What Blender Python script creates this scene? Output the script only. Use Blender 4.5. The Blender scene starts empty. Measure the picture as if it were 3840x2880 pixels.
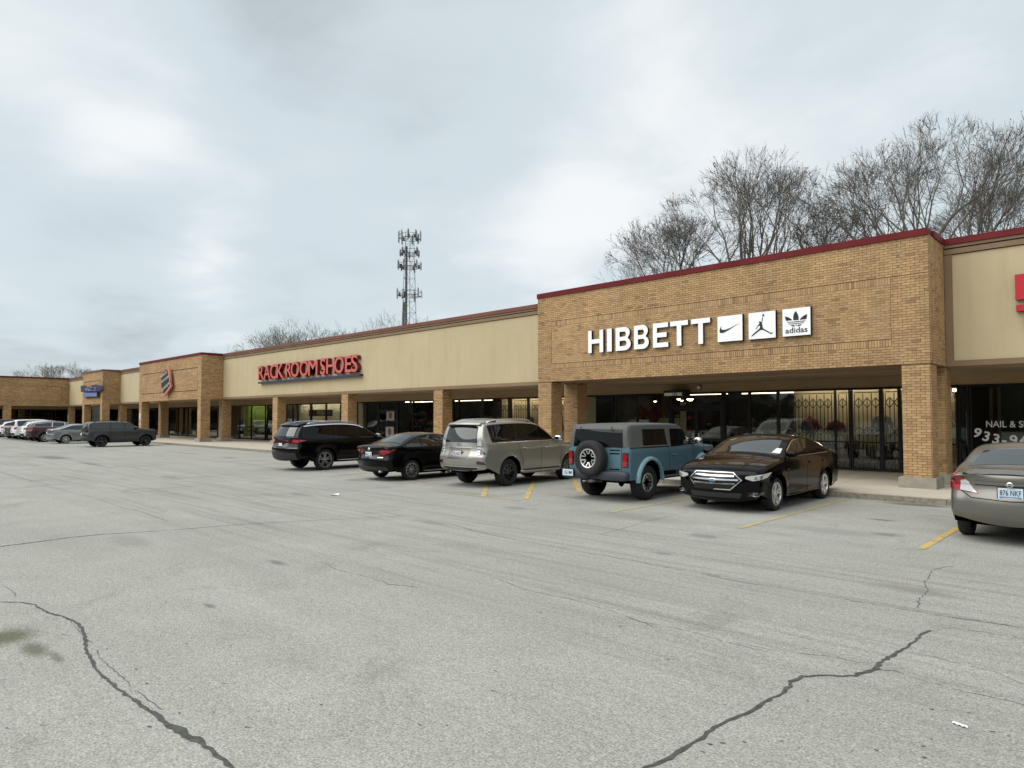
import bpy, bmesh, math, random
from mathutils import Vector, Matrix
from mathutils.geometry import delaunay_2d_cdt
from mathutils.bvhtree import BVHTree

random.seed(7)
scene = bpy.context.scene
COL = scene.collection
rad = math.radians

# ------------------------------------------------------------------ camera
F_PX, CAM_H, PITCH, HOR, VX = 2510.0, 1.92, rad(2.0), 1566.0, -670.0
A_YAW = math.atan((1920 - VX) / F_PX)            # angle between view and the facade direction
cd = bpy.data.cameras.new('camera')
cam = bpy.data.objects.new('camera', cd)
COL.objects.link(cam)
cd.sensor_fit = 'HORIZONTAL'
cd.sensor_width = 36.0
cd.lens = F_PX / 3840 * 36.0
cd.shift_y = (HOR - F_PX * math.tan(PITCH) - 1440) / 3840
cd.clip_start = 0.1
cd.clip_end = 4000
cam.location = (0, 0, CAM_H)
cam.rotation_euler = (math.pi / 2 + PITCH, 0, math.pi / 2 - A_YAW)
scene.camera = cam
_fh = Vector((-math.cos(A_YAW), math.sin(A_YAW), 0))
_r = Vector((math.sin(A_YAW), math.cos(A_YAW), 0))
_up = Vector((0, 0, 1))
_fw = _fh * math.cos(PITCH) + _up * math.sin(PITCH)
_u = _up * math.cos(PITCH) - _fh * math.sin(PITCH)
_cy = HOR - F_PX * math.tan(PITCH)


def ray(px, py):
    return _fw + _r * ((px - 1920) / F_PX) - _u * ((py - _cy) / F_PX)


def G(px, py, z=0.0):
    d = ray(px, py)
    t = (z - CAM_H) / d.z
    return (d.x * t, d.y * t)


def at_depth(px, dep):
    d = ray(px, HOR)
    t = dep / d.dot(_fh)
    return (d.x * t, d.y * t)


# ------------------------------------------------------------------ render settings
scene.render.engine = 'CYCLES'
scene.view_settings.view_transform = 'Standard'
scene.view_settings.look = 'None'
scene.view_settings.gamma = 1.0
scene.view_settings.use_curve_mapping = False
scene.view_settings.exposure = 1.0
scene.cycles.use_denoising = True
scene.cycles.max_bounces = 8
scene.cycles.transparent_max_bounces = 12
scene.cycles.caustics_reflective = False
scene.cycles.caustics_refractive = False

# ------------------------------------------------------------------ sky and sun
SUN_EL, SUN_AZ = 52.0, 208.0     # azimuth counted from +Y towards +X: from the open car park side
world = bpy.data.worlds.new('World')
scene.world = world
world.use_nodes = True
wn = world.node_tree
wn.nodes.clear()


def N(nt, t, **kw):
    n = nt.nodes.new(t)
    for k, v in kw.items():
        setattr(n, k, v)
    return n


def L(nt, a, b):
    nt.links.new(a, b)


def math_node(nt, op, a, b=None, c=None, clamp=False):
    n = N(nt, 'ShaderNodeMath', operation=op, use_clamp=clamp)
    for i, v in enumerate((a, b, c)):
        if v is None:
            continue
        if isinstance(v, (int, float)):
            n.inputs[i].default_value = v
        else:
            L(nt, v, n.inputs[i])
    return n.outputs[0]


def mix_col(nt, fac, a, b, mode='MIX'):
    n = N(nt, 'ShaderNodeMix', data_type='RGBA', blend_type=mode)
    for sock, v in ((n.inputs[0], fac), (n.inputs[6], a), (n.inputs[7], b)):
        if isinstance(v, (int, float)):
            sock.default_value = v
        elif isinstance(v, tuple):
            sock.default_value = v if len(v) == 4 else (*v, 1)
        else:
            L(nt, v, sock)
    return n.outputs[2]


tc = N(wn, 'ShaderNodeTexCoord')
sep = N(wn, 'ShaderNodeSeparateXYZ')
L(wn, tc.outputs['Generated'], sep.inputs[0])
zc = math_node(wn, 'MAXIMUM', sep.outputs[2], 0.0)
den = math_node(wn, 'ADD', zc, 0.16)
ux = math_node(wn, 'DIVIDE', sep.outputs[0], den)
uy = math_node(wn, 'DIVIDE', sep.outputs[1], den)
cmb = N(wn, 'ShaderNodeCombineXYZ')
L(wn, ux, cmb.inputs[0])
L(wn, uy, cmb.inputs[1])
cmb.inputs[2].default_value = 3.7
nz = N(wn, 'ShaderNodeTexNoise', noise_dimensions='3D')
nz.inputs['Scale'].default_value = 0.62
nz.inputs['Detail'].default_value = 4.0
nz.inputs['Roughness'].default_value = 0.46
nz.inputs['Distortion'].default_value = 0.25
L(wn, cmb.outputs[0], nz.inputs['Vector'])
nb = N(wn, 'ShaderNodeTexNoise', noise_dimensions='3D')
nb.inputs['Scale'].default_value = 2.1
nb.inputs['Detail'].default_value = 8.0
nb.inputs['Roughness'].default_value = 0.58
nb.inputs['Distortion'].default_value = 0.35
L(wn, cmb.outputs[0], nb.inputs['Vector'])
fld = math_node(wn, 'MULTIPLY_ADD', nb.outputs[0], 0.30, math_node(wn, 'MULTIPLY_ADD', nz.outputs[0], 0.42, 0.15))
# soft banks of cloud where the photograph shows them
dirn = N(wn, 'ShaderNodeVectorMath', operation='NORMALIZE')
L(wn, tc.outputs['Generated'], dirn.inputs[0])


def bank(px, py, size, amount):
    d = ray(px, py).normalized()
    dot = N(wn, 'ShaderNodeVectorMath', operation='DOT_PRODUCT')
    L(wn, dirn.outputs[0], dot.inputs[0])
    dot.inputs[1].default_value = d
    wob = math_node(wn, 'MULTIPLY_ADD', math_node(wn, 'SUBTRACT', nz.outputs[0], 0.5), 0.10, dot.outputs['Value'])
    mr = N(wn, 'ShaderNodeMapRange', interpolation_type='SMOOTHERSTEP')
    L(wn, wob, mr.inputs[0])
    mr.inputs[1].default_value = math.cos(size)
    mr.inputs[2].default_value = 1.0
    mr.inputs[3].default_value = 0.0
    mr.inputs[4].default_value = amount
    return mr.outputs[0]


for b in ((250, 660, 0.34, 0.29), (950, 740, 0.28, 0.13), (300, 20, 0.36, -0.13), (1350, 150, 0.42, -0.13), (2000, 420, 0.35, 0.05), (80, 1090, 0.26, -0.24), (800, 1080, 0.24, -0.17),
          (2700, 550, 0.45, 0.06), (1900, 1100, 0.24, 0.09), (900, 1330, 0.14, 0.12)):
    fld = math_node(wn, 'ADD', fld, bank(*b))
ramp = N(wn, 'ShaderNodeValToRGB')
ramp.color_ramp.interpolation = 'EASE'
el = ramp.color_ramp.elements
el[0].position = 0.24
el[0].color = (0.228, 0.258, 0.272, 1)
el[1].position = 0.72
el[1].color = (0.475, 0.487, 0.494, 1)
m_ = ramp.color_ramp.elements.new(0.50)
m_.color = (0.338, 0.380, 0.398, 1)
L(wn, fld, ramp.inputs[0])
sky = N(wn, 'ShaderNodeTexSky', sky_type='NISHITA')
sky.sun_disc = False
sky.sun_elevation = rad(SUN_EL)
sky.sun_rotation = rad(SUN_AZ)
skys = N(wn, 'ShaderNodeVectorMath', operation='SCALE')
L(wn, sky.outputs[0], skys.inputs[0])
skys.inputs['Scale'].default_value = 0.08
final = mix_col(wn, 0.94, skys.outputs[0], ramp.outputs[0])
bg = N(wn, 'ShaderNodeBackground')
L(wn, final, bg.inputs['Color'])
bg.inputs['Strength'].default_value = 1.0
wo = N(wn, 'ShaderNodeOutputWorld')
L(wn, bg.outputs[0], wo.inputs['Surface'])

sd = bpy.data.lights.new('sun', 'SUN')
sd.energy = 1.5
sd.angle = rad(75)
sd.color = (1.0, 0.965, 0.92)
sun = bpy.data.objects.new('sun', sd)
COL.objects.link(sun)
_az = rad(SUN_AZ)
_sd = Vector((math.sin(_az) * math.cos(rad(SUN_EL)), math.cos(_az) * math.cos(rad(SUN_EL)), math.sin(rad(SUN_EL))))
sun.rotation_euler = _sd.to_track_quat('Z', 'Y').to_euler()
sun.location = (0, -20, 40)


# ------------------------------------------------------------------ object helpers
def thing(name, label, cat, loc=(0, 0, 0), rotz=0.0, group=None):
    o = bpy.data.objects.new(name, None)
    COL.objects.link(o)
    o.empty_display_size = 0.2
    o.location = loc
    o.rotation_euler = (0, 0, rotz)
    o['label'] = label
    o['category'] = cat
    if group:
        o['group'] = group
    return o


def tag(o, label=None, cat=None, group=None, kind=None):
    for k, v in (('label', label), ('category', cat), ('group', group), ('kind', kind)):
        if v:
            o[k] = v
    return o


def world_off(p):
    v = Vector((0, 0, 0))
    while p:
        v = v + Vector(p.location)
        p = p.parent
    return v


def link(name, me, parent=None, loc=(0, 0, 0), rot=(0, 0, 0)):
    o = bpy.data.objects.new(name, me)
    COL.objects.link(o)
    o.parent = parent
    o.location = loc
    o.rotation_euler = rot
    return o


class MB:
    """collects faces and links them as one mesh object"""

    def __init__(self):
        self.v, self.f, self.mi, self.sh = [], [], [], []

    def add(self, vs, fs, mi=0, shade=0.5):
        b = len(self.v)
        self.v += [tuple(p) for p in vs]
        self.f += [tuple(b + i for i in f) for f in fs]
        self.mi += [mi] * len(fs)
        self.sh += [shade] * len(fs)
        return self

    def box(self, x0, x1, y0, y1, z0, z1, mi=0, shade=0.5, skip=''):
        vs = [(x, y, z) for z in (z0, z1) for y in (y0, y1) for x in (x0, x1)]
        fs = {'b': (0, 2, 3, 1), 't': (4, 5, 7, 6), 's': (0, 1, 5, 4), 'n': (2, 6, 7, 3), 'w': (0, 4, 6, 2), 'e': (1, 3, 7, 5)}
        return self.add(vs, [f for k, f in fs.items() if k not in skip], mi, shade)

    def tube(self, pts, rs, n=6, mi=0, cap=True, shade=0.5):
        pts = [Vector(p) for p in pts]
        if not isinstance(rs, (list, tuple)):
            rs = [rs] * len(pts)
        vs, fs = [], []
        up = None
        for i, p in enumerate(pts):
            d = (pts[min(i + 1, len(pts) - 1)] - pts[max(i - 1, 0)])
            if d.length < 1e-9:
                d = Vector((0, 0, 1))
            d.normalize()
            if up is None:
                up = Vector((0, 0, 1)) if abs(d.z) < 0.9 else Vector((1, 0, 0))
            a = d.cross(up)
            if a.length < 1e-6:
                a = d.orthogonal()
            a.normalize()
            b = a.cross(d)
            up = b
            for k in range(n):
                t = 2 * math.pi * k / n
                vs.append(p + (a * math.cos(t) + b * math.sin(t)) * rs[i])
        for i in range(len(pts) - 1):
            for k in range(n):
                k2 = (k + 1) % n
                fs.append((i * n + k, i * n + k2, (i + 1) * n + k2, (i + 1) * n + k))
        if cap:
            fs.append(tuple(range(n))[::-1])
            fs.append(tuple((len(pts) - 1) * n + k for k in range(n)))
        return self.add(vs, fs, mi, shade)

    def bar(self, a, b, w, mi=0):
        return self.tube([a, b], w * 0.5, 4, mi)

    def lathe(self, prof, n=32, axis='y', c=(0, 0, 0), mi=0):
        """prof: (radius, position along axis)"""
        vs, fs = [], []
        for r, h in prof:
            for k in range(n):
                t = 2 * math.pi * k / n
                a, b = r * math.cos(t), r * math.sin(t)
                if axis == 'y':
                    p = (c[0] + a, c[1] + h, c[2] + b)
                elif axis == 'x':
                    p = (c[0] + h, c[1] + a, c[2] + b)
                else:
                    p = (c[0] + a, c[1] + b, c[2] + h)
                vs.append(p)
        for i in range(len(prof) - 1):
            for k in range(n):
                k2 = (k + 1) % n
                fs.append((i * n + k, i * n + k2, (i + 1) * n + k2, (i + 1) * n + k))
        return self.add(vs, fs, mi)

    def blob(self, c, s, p=2.6, nu=16, nv=10, mi=0):
        """rounded box (superellipsoid)"""
        vs, fs = [], []
        e = 2.0 / p

        def sp(v):
            return math.copysign(abs(v) ** e, v)
        for j in range(nv + 1):
            ph = -math.pi / 2 + math.pi * j / nv
            for i in range(nu):
                th = 2 * math.pi * i / nu
                vs.append((c[0] + s[0] * sp(math.cos(ph)) * sp(math.cos(th)), c[1] + s[1] * sp(math.cos(ph)) * sp(math.sin(th)), c[2] + s[2] * sp(math.sin(ph))))
        for j in range(nv):
            for i in range(nu):
                i2 = (i + 1) % nu
                fs.append((j * nu + i, j * nu + i2, (j + 1) * nu + i2, (j + 1) * nu + i))
        return self.add(vs, fs, mi)

    def mesh(self, name, mats, smooth=False, angle=None, fix=False):
        me = bpy.data.meshes.new(name)
        me.from_pydata(self.v, [], self.f)
        for m in (mats if isinstance(mats, (list, tuple)) else [mats]):
            me.materials.append(MAT[m] if isinstance(m, str) else m)
        if any(self.mi):
            me.polygons.foreach_set('material_index', self.mi)
        if any(s != 0.5 for s in self.sh):
            at = me.attributes.new('shade', 'FLOAT', 'FACE')
            at.data.foreach_set('value', self.sh)
        if fix:
            bm = bmesh.new()
            bm.from_mesh(me)
            bmesh.ops.remove_doubles(bm, verts=bm.verts, dist=1e-5)
            bmesh.ops.recalc_face_normals(bm, faces=bm.faces)
            bm.to_mesh(me)
            bm.free()
        if smooth:
            me.polygons.foreach_set('use_smooth', [True] * len(me.polygons))
            if angle:
                me.set_sharp_from_angle(angle=rad(angle))
        me.update()
        return me

    def build(self, name, mats, parent=None, smooth=False, angle=None, world=False, fix=False):
        me = self.mesh(name, mats, smooth, angle, fix)
        o = link(name, me, parent)
        if world and parent:
            o.location = -world_off(parent)
        return o


# ------------------------------------------------------------------ materials
MAT = {}


def P(name, col, rough=0.6, metal=0.0, coat=0.0, ior=1.5, spec=0.5, emit=None, estr=0.0):
    m = bpy.data.materials.new(name)
    m.use_nodes = True
    b = m.node_tree.nodes['Principled BSDF']
    b.inputs['Base Color'].default_value = (*col, 1)
    b.inputs['Roughness'].default_value = rough
    b.inputs['Metallic'].default_value = metal
    b.inputs['Coat Weight'].default_value = coat
    b.inputs['Coat Roughness'].default_value = 0.03
    b.inputs['IOR'].default_value = ior
    b.inputs['Specular IOR Level'].default_value = spec
    if emit:
        b.inputs['Emission Color'].default_value = (*emit, 1)
        b.inputs['Emission Strength'].default_value = estr
    MAT[name] = m
    return m


def bsdf(m):
    return m.node_tree.nodes['Principled BSDF']


def coords(nt, kind='Object', scale=(1, 1, 1)):
    t = N(nt, 'ShaderNodeTexCoord')
    mp = N(nt, 'ShaderNodeMapping')
    mp.inputs['Scale'].default_value = scale
    L(nt, t.outputs[kind], mp.inputs['Vector'])
    return mp.outputs[0]


def noise(nt, vec, scale, detail=4.0, rough=0.55, dist=0.0):
    n = N(nt, 'ShaderNodeTexNoise')
    n.inputs['Scale'].default_value = scale
    n.inputs['Detail'].default_value = detail
    n.inputs['Roughness'].default_value = rough
    n.inputs['Distortion'].default_value = dist
    L(nt, vec, n.inputs['Vector'])
    return n.outputs[0]


def maprange(nt, v, a, b, c=0.0, d=1.0):
    n = N(nt, 'ShaderNodeMapRange')
    L(nt, v, n.inputs[0])
    for i, x in enumerate((a, b, c, d)):
        n.inputs[i + 1].default_value = x
    return n.outputs[0]


def bump(nt, h, strength=0.3, dist=0.01):
    n = N(nt, 'ShaderNodeBump')
    n.inputs['Strength'].default_value = strength
    n.inputs['Distance'].default_value = dist
    L(nt, h, n.inputs['Height'])
    return n.outputs[0]


def noisy(name, c1, c2, scale, rough=0.8, detail=5.0, bstr=0.0, bscale=None, bdist=0.01, stretch=(1, 1, 1), lo=0.35, hi=0.65, metal=0.0):
    m = P(name, c1, rough, metal)
    nt = m.node_tree
    v = coords(nt, 'Object', stretch)
    f = maprange(nt, noise(nt, v, scale, detail), lo, hi)
    L(nt, mix_col(nt, f, c1, c2), bsdf(m).inputs['Base Color'])
    if bstr:
        L(nt, bump(nt, noise(nt, v, bscale or scale * 4, 3), bstr, bdist), bsdf(m).inputs['Normal'])
    return m


# worn asphalt
m = P('asphalt', (0.3, 0.3, 0.28), 0.9, spec=0.25)
nt = m.node_tree
v = coords(nt)
big = maprange(nt, noise(nt, v, 0.22, 5, 0.6), 0.3, 0.7)
mid = maprange(nt, noise(nt, v, 1.7, 6, 0.62), 0.3, 0.7)
vs_ = coords(nt, 'Object', (0.10, 1.1, 1))
streak = maprange(nt, noise(nt, vs_, 1.3, 5, 0.6), 0.35, 0.7)
fine = noise(nt, v, 60, 3, 0.7)
fine2 = noise(nt, v, 19, 4, 0.7)
col = mix_col(nt, big, (0.315, 0.310, 0.276), (0.405, 0.399, 0.358))
col = mix_col(nt, math_node(nt, 'MULTIPLY', mid, 0.5), col, (0.28, 0.276, 0.243))
col = mix_col(nt, math_node(nt, 'MULTIPLY', streak, 0.42), col, (0.255, 0.25, 0.22))
vs2 = coords(nt, 'Object', (0.035, 1.0, 1))
str2 = maprange(nt, noise(nt, vs2, 5.5, 5, 0.65), 0.48, 0.72)
lane = N(nt, 'ShaderNodeSeparateXYZ')
L(nt, v, lane.inputs[0])
band = math_node(nt, 'MULTIPLY', maprange(nt, lane.outputs[1], 3.5, 5.5), maprange(nt, lane.outputs[1], 11.5, 9.5))
col = mix_col(nt, math_node(nt, 'MULTIPLY', math_node(nt, 'MULTIPLY', str2, band), 0.55), col, (0.17, 0.166, 0.142))
patch_ = maprange(nt, noise(nt, v, 0.55, 7, 0.72, 0.6), 0.56, 0.66)
col = mix_col(nt, math_node(nt, 'MULTIPLY', patch_, 0.42), col, (0.20, 0.195, 0.165))
spk = maprange(nt, fine, 0.30, 0.70, 0.52, 1.48)
spk2 = maprange(nt, fine2, 0.3, 0.7, 0.80, 1.20)
sp = math_node(nt, 'MULTIPLY', spk, spk2)
cx = N(nt, 'ShaderNodeVectorMath', operation='SCALE')
L(nt, col, cx.inputs[0])
L(nt, sp, cx.inputs['Scale'])
vor = N(nt, 'ShaderNodeTexVoronoi')
vor.inputs['Scale'].default_value = 5.0
L(nt, v, vor.inputs['Vector'])
pit = maprange(nt, vor.outputs['Distance'], 0.035, 0.06, 1.0, 0.0)
pit = math_node(nt, 'MULTIPLY', pit, maprange(nt, noise(nt, v, 0.9, 2), 0.5, 0.6))
colp = mix_col(nt, math_node(nt, 'MULTIPLY', pit, 0.6), cx.outputs[0], (0.09, 0.09, 0.08))


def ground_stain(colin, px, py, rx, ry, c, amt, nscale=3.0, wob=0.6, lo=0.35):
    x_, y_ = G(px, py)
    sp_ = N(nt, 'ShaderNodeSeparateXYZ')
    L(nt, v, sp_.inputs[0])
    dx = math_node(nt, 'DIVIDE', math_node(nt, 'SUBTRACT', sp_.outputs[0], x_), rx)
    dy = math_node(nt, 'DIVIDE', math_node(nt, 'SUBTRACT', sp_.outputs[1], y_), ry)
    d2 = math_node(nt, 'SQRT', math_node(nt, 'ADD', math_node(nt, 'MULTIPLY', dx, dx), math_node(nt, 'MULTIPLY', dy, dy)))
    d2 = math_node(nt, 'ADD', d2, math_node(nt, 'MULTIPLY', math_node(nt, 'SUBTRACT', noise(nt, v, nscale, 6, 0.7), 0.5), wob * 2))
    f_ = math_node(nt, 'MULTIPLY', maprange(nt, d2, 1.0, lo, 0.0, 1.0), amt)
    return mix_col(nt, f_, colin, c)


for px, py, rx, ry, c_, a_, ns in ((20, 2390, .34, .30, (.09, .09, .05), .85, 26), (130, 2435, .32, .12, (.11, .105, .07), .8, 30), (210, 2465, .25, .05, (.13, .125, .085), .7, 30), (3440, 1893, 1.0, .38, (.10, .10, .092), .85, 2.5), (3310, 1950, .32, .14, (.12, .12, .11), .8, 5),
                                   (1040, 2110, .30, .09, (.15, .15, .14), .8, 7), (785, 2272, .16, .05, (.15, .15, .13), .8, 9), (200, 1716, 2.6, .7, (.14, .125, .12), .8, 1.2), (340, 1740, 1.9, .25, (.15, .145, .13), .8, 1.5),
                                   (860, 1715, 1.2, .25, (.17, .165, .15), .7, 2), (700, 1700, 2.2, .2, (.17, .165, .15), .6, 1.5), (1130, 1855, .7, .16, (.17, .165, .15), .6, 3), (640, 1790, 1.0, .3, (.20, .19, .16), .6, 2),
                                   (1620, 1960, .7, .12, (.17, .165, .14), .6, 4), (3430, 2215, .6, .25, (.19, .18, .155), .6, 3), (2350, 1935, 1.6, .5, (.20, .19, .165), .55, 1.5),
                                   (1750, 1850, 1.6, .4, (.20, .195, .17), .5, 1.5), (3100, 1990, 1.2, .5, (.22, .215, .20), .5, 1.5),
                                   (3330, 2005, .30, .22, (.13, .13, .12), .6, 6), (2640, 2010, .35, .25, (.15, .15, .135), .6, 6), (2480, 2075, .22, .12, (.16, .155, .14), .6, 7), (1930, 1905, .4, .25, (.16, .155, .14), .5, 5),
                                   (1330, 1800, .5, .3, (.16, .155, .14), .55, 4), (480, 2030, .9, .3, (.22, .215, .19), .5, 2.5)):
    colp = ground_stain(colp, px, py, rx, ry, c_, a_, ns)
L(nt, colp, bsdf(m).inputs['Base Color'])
L(nt, bump(nt, fine, 0.55, 0.01), bsdf(m).inputs['Normal'])

noisy('crack_fill', (0.045, 0.045, 0.039), (0.095, 0.095, 0.083), 18, 0.85, bstr=0.4, bscale=60)
m = P('crack_hair', (0.10, 0.10, 0.088), 0.95)
nt = m.node_tree
v = coords(nt)
b_ = bsdf(m)
nn_ = math_node(nt, 'ADD', math_node(nt, 'MULTIPLY', noise(nt, v, 2.2, 3), 0.6), math_node(nt, 'MULTIPLY', noise(nt, v, 16, 3), 0.4))
L(nt, maprange(nt, nn_, 0.38, 0.52, 0.0, 0.95), b_.inputs['Alpha'])
noisy('stain', (0.12, 0.12, 0.11), (0.20, 0.20, 0.18), 3.0, 0.55)
noisy('moss', (0.115, 0.115, 0.07), (0.24, 0.24, 0.19), 5.0, 0.95)
m = P('line_paint', (0.55, 0.37, 0.07), 0.8)
nt = m.node_tree
v = coords(nt)
w_ = math_node(nt, 'ADD', math_node(nt, 'MULTIPLY', noise(nt, v, 30, 4, 0.7), 0.5), math_node(nt, 'MULTIPLY', noise(nt, v, 2.5, 4), 0.5))
L(nt, mix_col(nt, maprange(nt, w_, 0.42, 0.56), (0.30, 0.28, 0.21), (0.60, 0.40, 0.085)), bsdf(m).inputs['Base Color'])
m = P('line_paint_worn', (0.45, 0.35, 0.15), 0.8)
nt = m.node_tree
v = coords(nt)
w_ = math_node(nt, 'ADD', math_node(nt, 'MULTIPLY', noise(nt, v, 30, 4, 0.7), 0.5), math_node(nt, 'MULTIPLY', noise(nt, v, 2.5, 4), 0.5))
L(nt, mix_col(nt, maprange(nt, w_, 0.43, 0.58), (0.31, 0.295, 0.25), (0.52, 0.37, 0.13)), bsdf(m).inputs['Base Color'])

# exposed aggregate pavement
m = P('aggregate', (0.35, 0.31, 0.24), 0.9)
nt = m.node_tree
v = coords(nt)
f1 = maprange(nt, noise(nt, v, 75, 2, 0.7), 0.3, 0.7)
f2 = maprange(nt, noise(nt, v, 0.8, 4), 0.35, 0.65)
c_ = mix_col(nt, f1, (0.37, 0.32, 0.245), (0.62, 0.56, 0.47))
c_ = mix_col(nt, math_node(nt, 'MULTIPLY', f2, 0.45), c_, (0.35, 0.32, 0.265))
L(nt, c_, bsdf(m).inputs['Base Color'])
L(nt, bump(nt, noise(nt, v, 75, 2), 0.5, 0.006), bsdf(m).inputs['Normal'])
noisy('concrete', (0.27, 0.25, 0.20), (0.36, 0.34, 0.29), 3.0, 0.9, bstr=0.2, bscale=40)
noisy('kerb', (0.20, 0.18, 0.14), (0.33, 0.30, 0.24), 9.0, 0.9, bstr=0.5, bscale=60)
noisy('mortar', (0.20, 0.135, 0.075), (0.25, 0.17, 0.10), 6.0, 0.95)

# single bricks: colour follows the 'shade' of each brick
m = P('brick', (0.4, 0.25, 0.12), 0.85)
nt = m.node_tree
at = N(nt, 'ShaderNodeAttribute', attribute_name='shade')
rp = N(nt, 'ShaderNodeValToRGB')
e = rp.color_ramp.elements
e[0].position, e[0].color = 0.0, (0.23, 0.14, 0.07, 1)
e[1].position, e[1].color = 1.0, (0.57, 0.372, 0.185, 1)
for pos, c in ((0.2, (0.31, 0.192, 0.095, 1)), (0.5, (0.42, 0.265, 0.128, 1)), (0.75, (0.485, 0.308, 0.148, 1))):
    q = rp.color_ramp.elements.new(pos)
    q.color = c
L(nt, at.outputs['Fac'], rp.inputs[0])
v = coords(nt)
g = maprange(nt, noise(nt, v, 22, 5, 0.65), 0.3, 0.7, 0.86, 1.14)
g2 = maprange(nt, noise(nt, v, 0.45, 4, 0.6), 0.3, 0.7, 0.86, 1.10)
cx = N(nt, 'ShaderNodeVectorMath', operation='SCALE')
L(nt, rp.outputs[0], cx.inputs[0])
vst = coords(nt, 'Object', (1.6, 1.6, 0.18))
g3 = maprange(nt, noise(nt, vst, 1.4, 5, 0.65), 0.45, 0.75, 1.04, 0.84)
L(nt, math_node(nt, 'MULTIPLY', math_node(nt, 'MULTIPLY', g, g2), g3), cx.inputs['Scale'])
L(nt, cx.outputs[0], bsdf(m).inputs['Base Color'])
L(nt, bump(nt, noise(nt, v, 70, 3), 0.35, 0.004), bsdf(m).inputs['Normal'])


def brick_wall_mat(name, axis):
    """far brickwork, too small to tell the bricks apart"""
    m = P(name, (0.4, 0.25, 0.12), 0.88)
    nt = m.node_tree
    t = N(nt, 'ShaderNodeTexCoord')
    s = N(nt, 'ShaderNodeSeparateXYZ')
    L(nt, t.outputs['Object'], s.inputs[0])
    c = N(nt, 'ShaderNodeCombineXYZ')
    if axis == 'xy':
        L(nt, math_node(nt, 'ADD', s.outputs[0], s.outputs[1]), c.inputs[0])
    L(nt, s.outputs[2], c.inputs[1])
    br = N(nt, 'ShaderNodeTexBrick', offset=0.5)
    br.inputs['Scale'].default_value = 1.0
    br.inputs['Brick Width'].default_value = 0.2032
    br.inputs['Row Height'].default_value = 0.0677
    br.inputs['Mortar Size'].default_value = 0.006
    br.inputs['Mortar Smooth'].default_value = 0.1
    br.inputs['Bias'].default_value = 0.15
    br.inputs['Color1'].default_value = (0.285, 0.168, 0.078, 1)
    br.inputs['Color2'].default_value = (0.49, 0.305, 0.138, 1)
    br.inputs['Mortar'].default_value = (0.225, 0.15, 0.085, 1)
    L(nt, c.outputs[0], br.inputs['Vector'])
    v = coords(nt)
    g = maprange(nt, noise(nt, v, 0.5, 5, 0.6), 0.3, 0.7, 0.84, 1.14)
    vh = coords(nt, 'Object', (0.5, 0.5, 6))
    g2 = maprange(nt, noise(nt, vh, 2.0, 4, 0.6), 0.3, 0.7, 0.80, 1.18)
    cx = N(nt, 'ShaderNodeVectorMath', operation='SCALE')
    L(nt, br.outputs['Color'], cx.inputs[0])
    L(nt, math_node(nt, 'MULTIPLY', g, g2), cx.inputs['Scale'])
    L(nt, cx.outputs[0], bsdf(m).inputs['Base Color'])
    L(nt, bump(nt, br.outputs['Fac'], -0.5, 0.006), bsdf(m).inputs['Normal'])
    return m


brick_wall_mat('brick_far', 'xy')

# stucco with faint streaks
m = P('stucco', (0.5, 0.45, 0.31), 0.9)
nt = m.node_tree
v = coords(nt)
vv = coords(nt, 'Object', (3.0, 3.0, 0.35))
f1 = maprange(nt, noise(nt, v, 0.55, 5, 0.6), 0.3, 0.7)
f2 = maprange(nt, noise(nt, vv, 1.1, 5, 0.6), 0.5, 0.75)
c_ = mix_col(nt, f1, (0.495, 0.412, 0.25), (0.55, 0.448, 0.285))
c_ = mix_col(nt, math_node(nt, 'MULTIPLY', f2, 0.55), c_, (0.425, 0.345, 0.20))
L(nt, c_, bsdf(m).inputs['Base Color'])
L(nt, bump(nt, noise(nt, v, 45, 3), 0.25, 0.004), bsdf(m).inputs['Normal'])
noisy('trim_brown', (0.215, 0.142, 0.082), (0.255, 0.17, 0.10), 0.8, 0.8)
noisy('soffit', (0.30, 0.225, 0.14), (0.35, 0.265, 0.17), 0.9, 0.9)
noisy('header_tan', (0.33, 0.24, 0.135), (0.38, 0.28, 0.165), 0.8, 0.9)
noisy('coping_red', (0.125, 0.013, 0.016), (0.16, 0.02, 0.022), 1.2, 0.6)
noisy('coping_brown', (0.17, 0.065, 0.05), (0.20, 0.085, 0.06), 0.8, 0.5)
for k_ in ('coping_red', 'coping_brown'):
    bsdf(MAT[k_]).inputs['Specular IOR Level'].default_value = 0.15
P('groove', (0.045, 0.022, 0.016), 0.9)
P('sealant', (0.50, 0.40, 0.27), 0.8)
noisy('roof_gravel', (0.3, 0.3, 0.29), (0.4, 0.4, 0.38), 3, 0.95)
noisy('block_wall', (0.35, 0.33, 0.29), (0.42, 0.40, 0.35), 1.0, 0.9)
P('frame_bronze', (0.010, 0.008, 0.007), 0.5, 0.0, spec=0.25)
P('black_metal', (0.012, 0.012, 0.012), 0.5)
P('gate_steel', (0.03, 0.022, 0.016), 0.5, 0.4)
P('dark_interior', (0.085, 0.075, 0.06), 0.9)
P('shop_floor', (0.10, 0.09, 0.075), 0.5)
P('white_face', (0.86, 0.86, 0.86), 0.45, emit=(1, 1, 1), estr=0.06)
P('ink_black', (0.012, 0.012, 0.013), 0.6)
P('letter_red', (0.56, 0.115, 0.095), 0.4)
P('letter_red_side', (0.12, 0.008, 0.010), 0.4)
P('sign_navy', (0.032, 0.030, 0.085), 0.45)
P('sign_blue', (0.035, 0.045, 0.13), 0.45)
P('sign_paleblue', (0.15, 0.23, 0.42), 0.4)
P('sign_red', (0.50, 0.006, 0.02), 0.4)
P('salmon', (0.62, 0.22, 0.16), 0.5)
P('paper_white', (0.75, 0.75, 0.72), 0.7)
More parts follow.
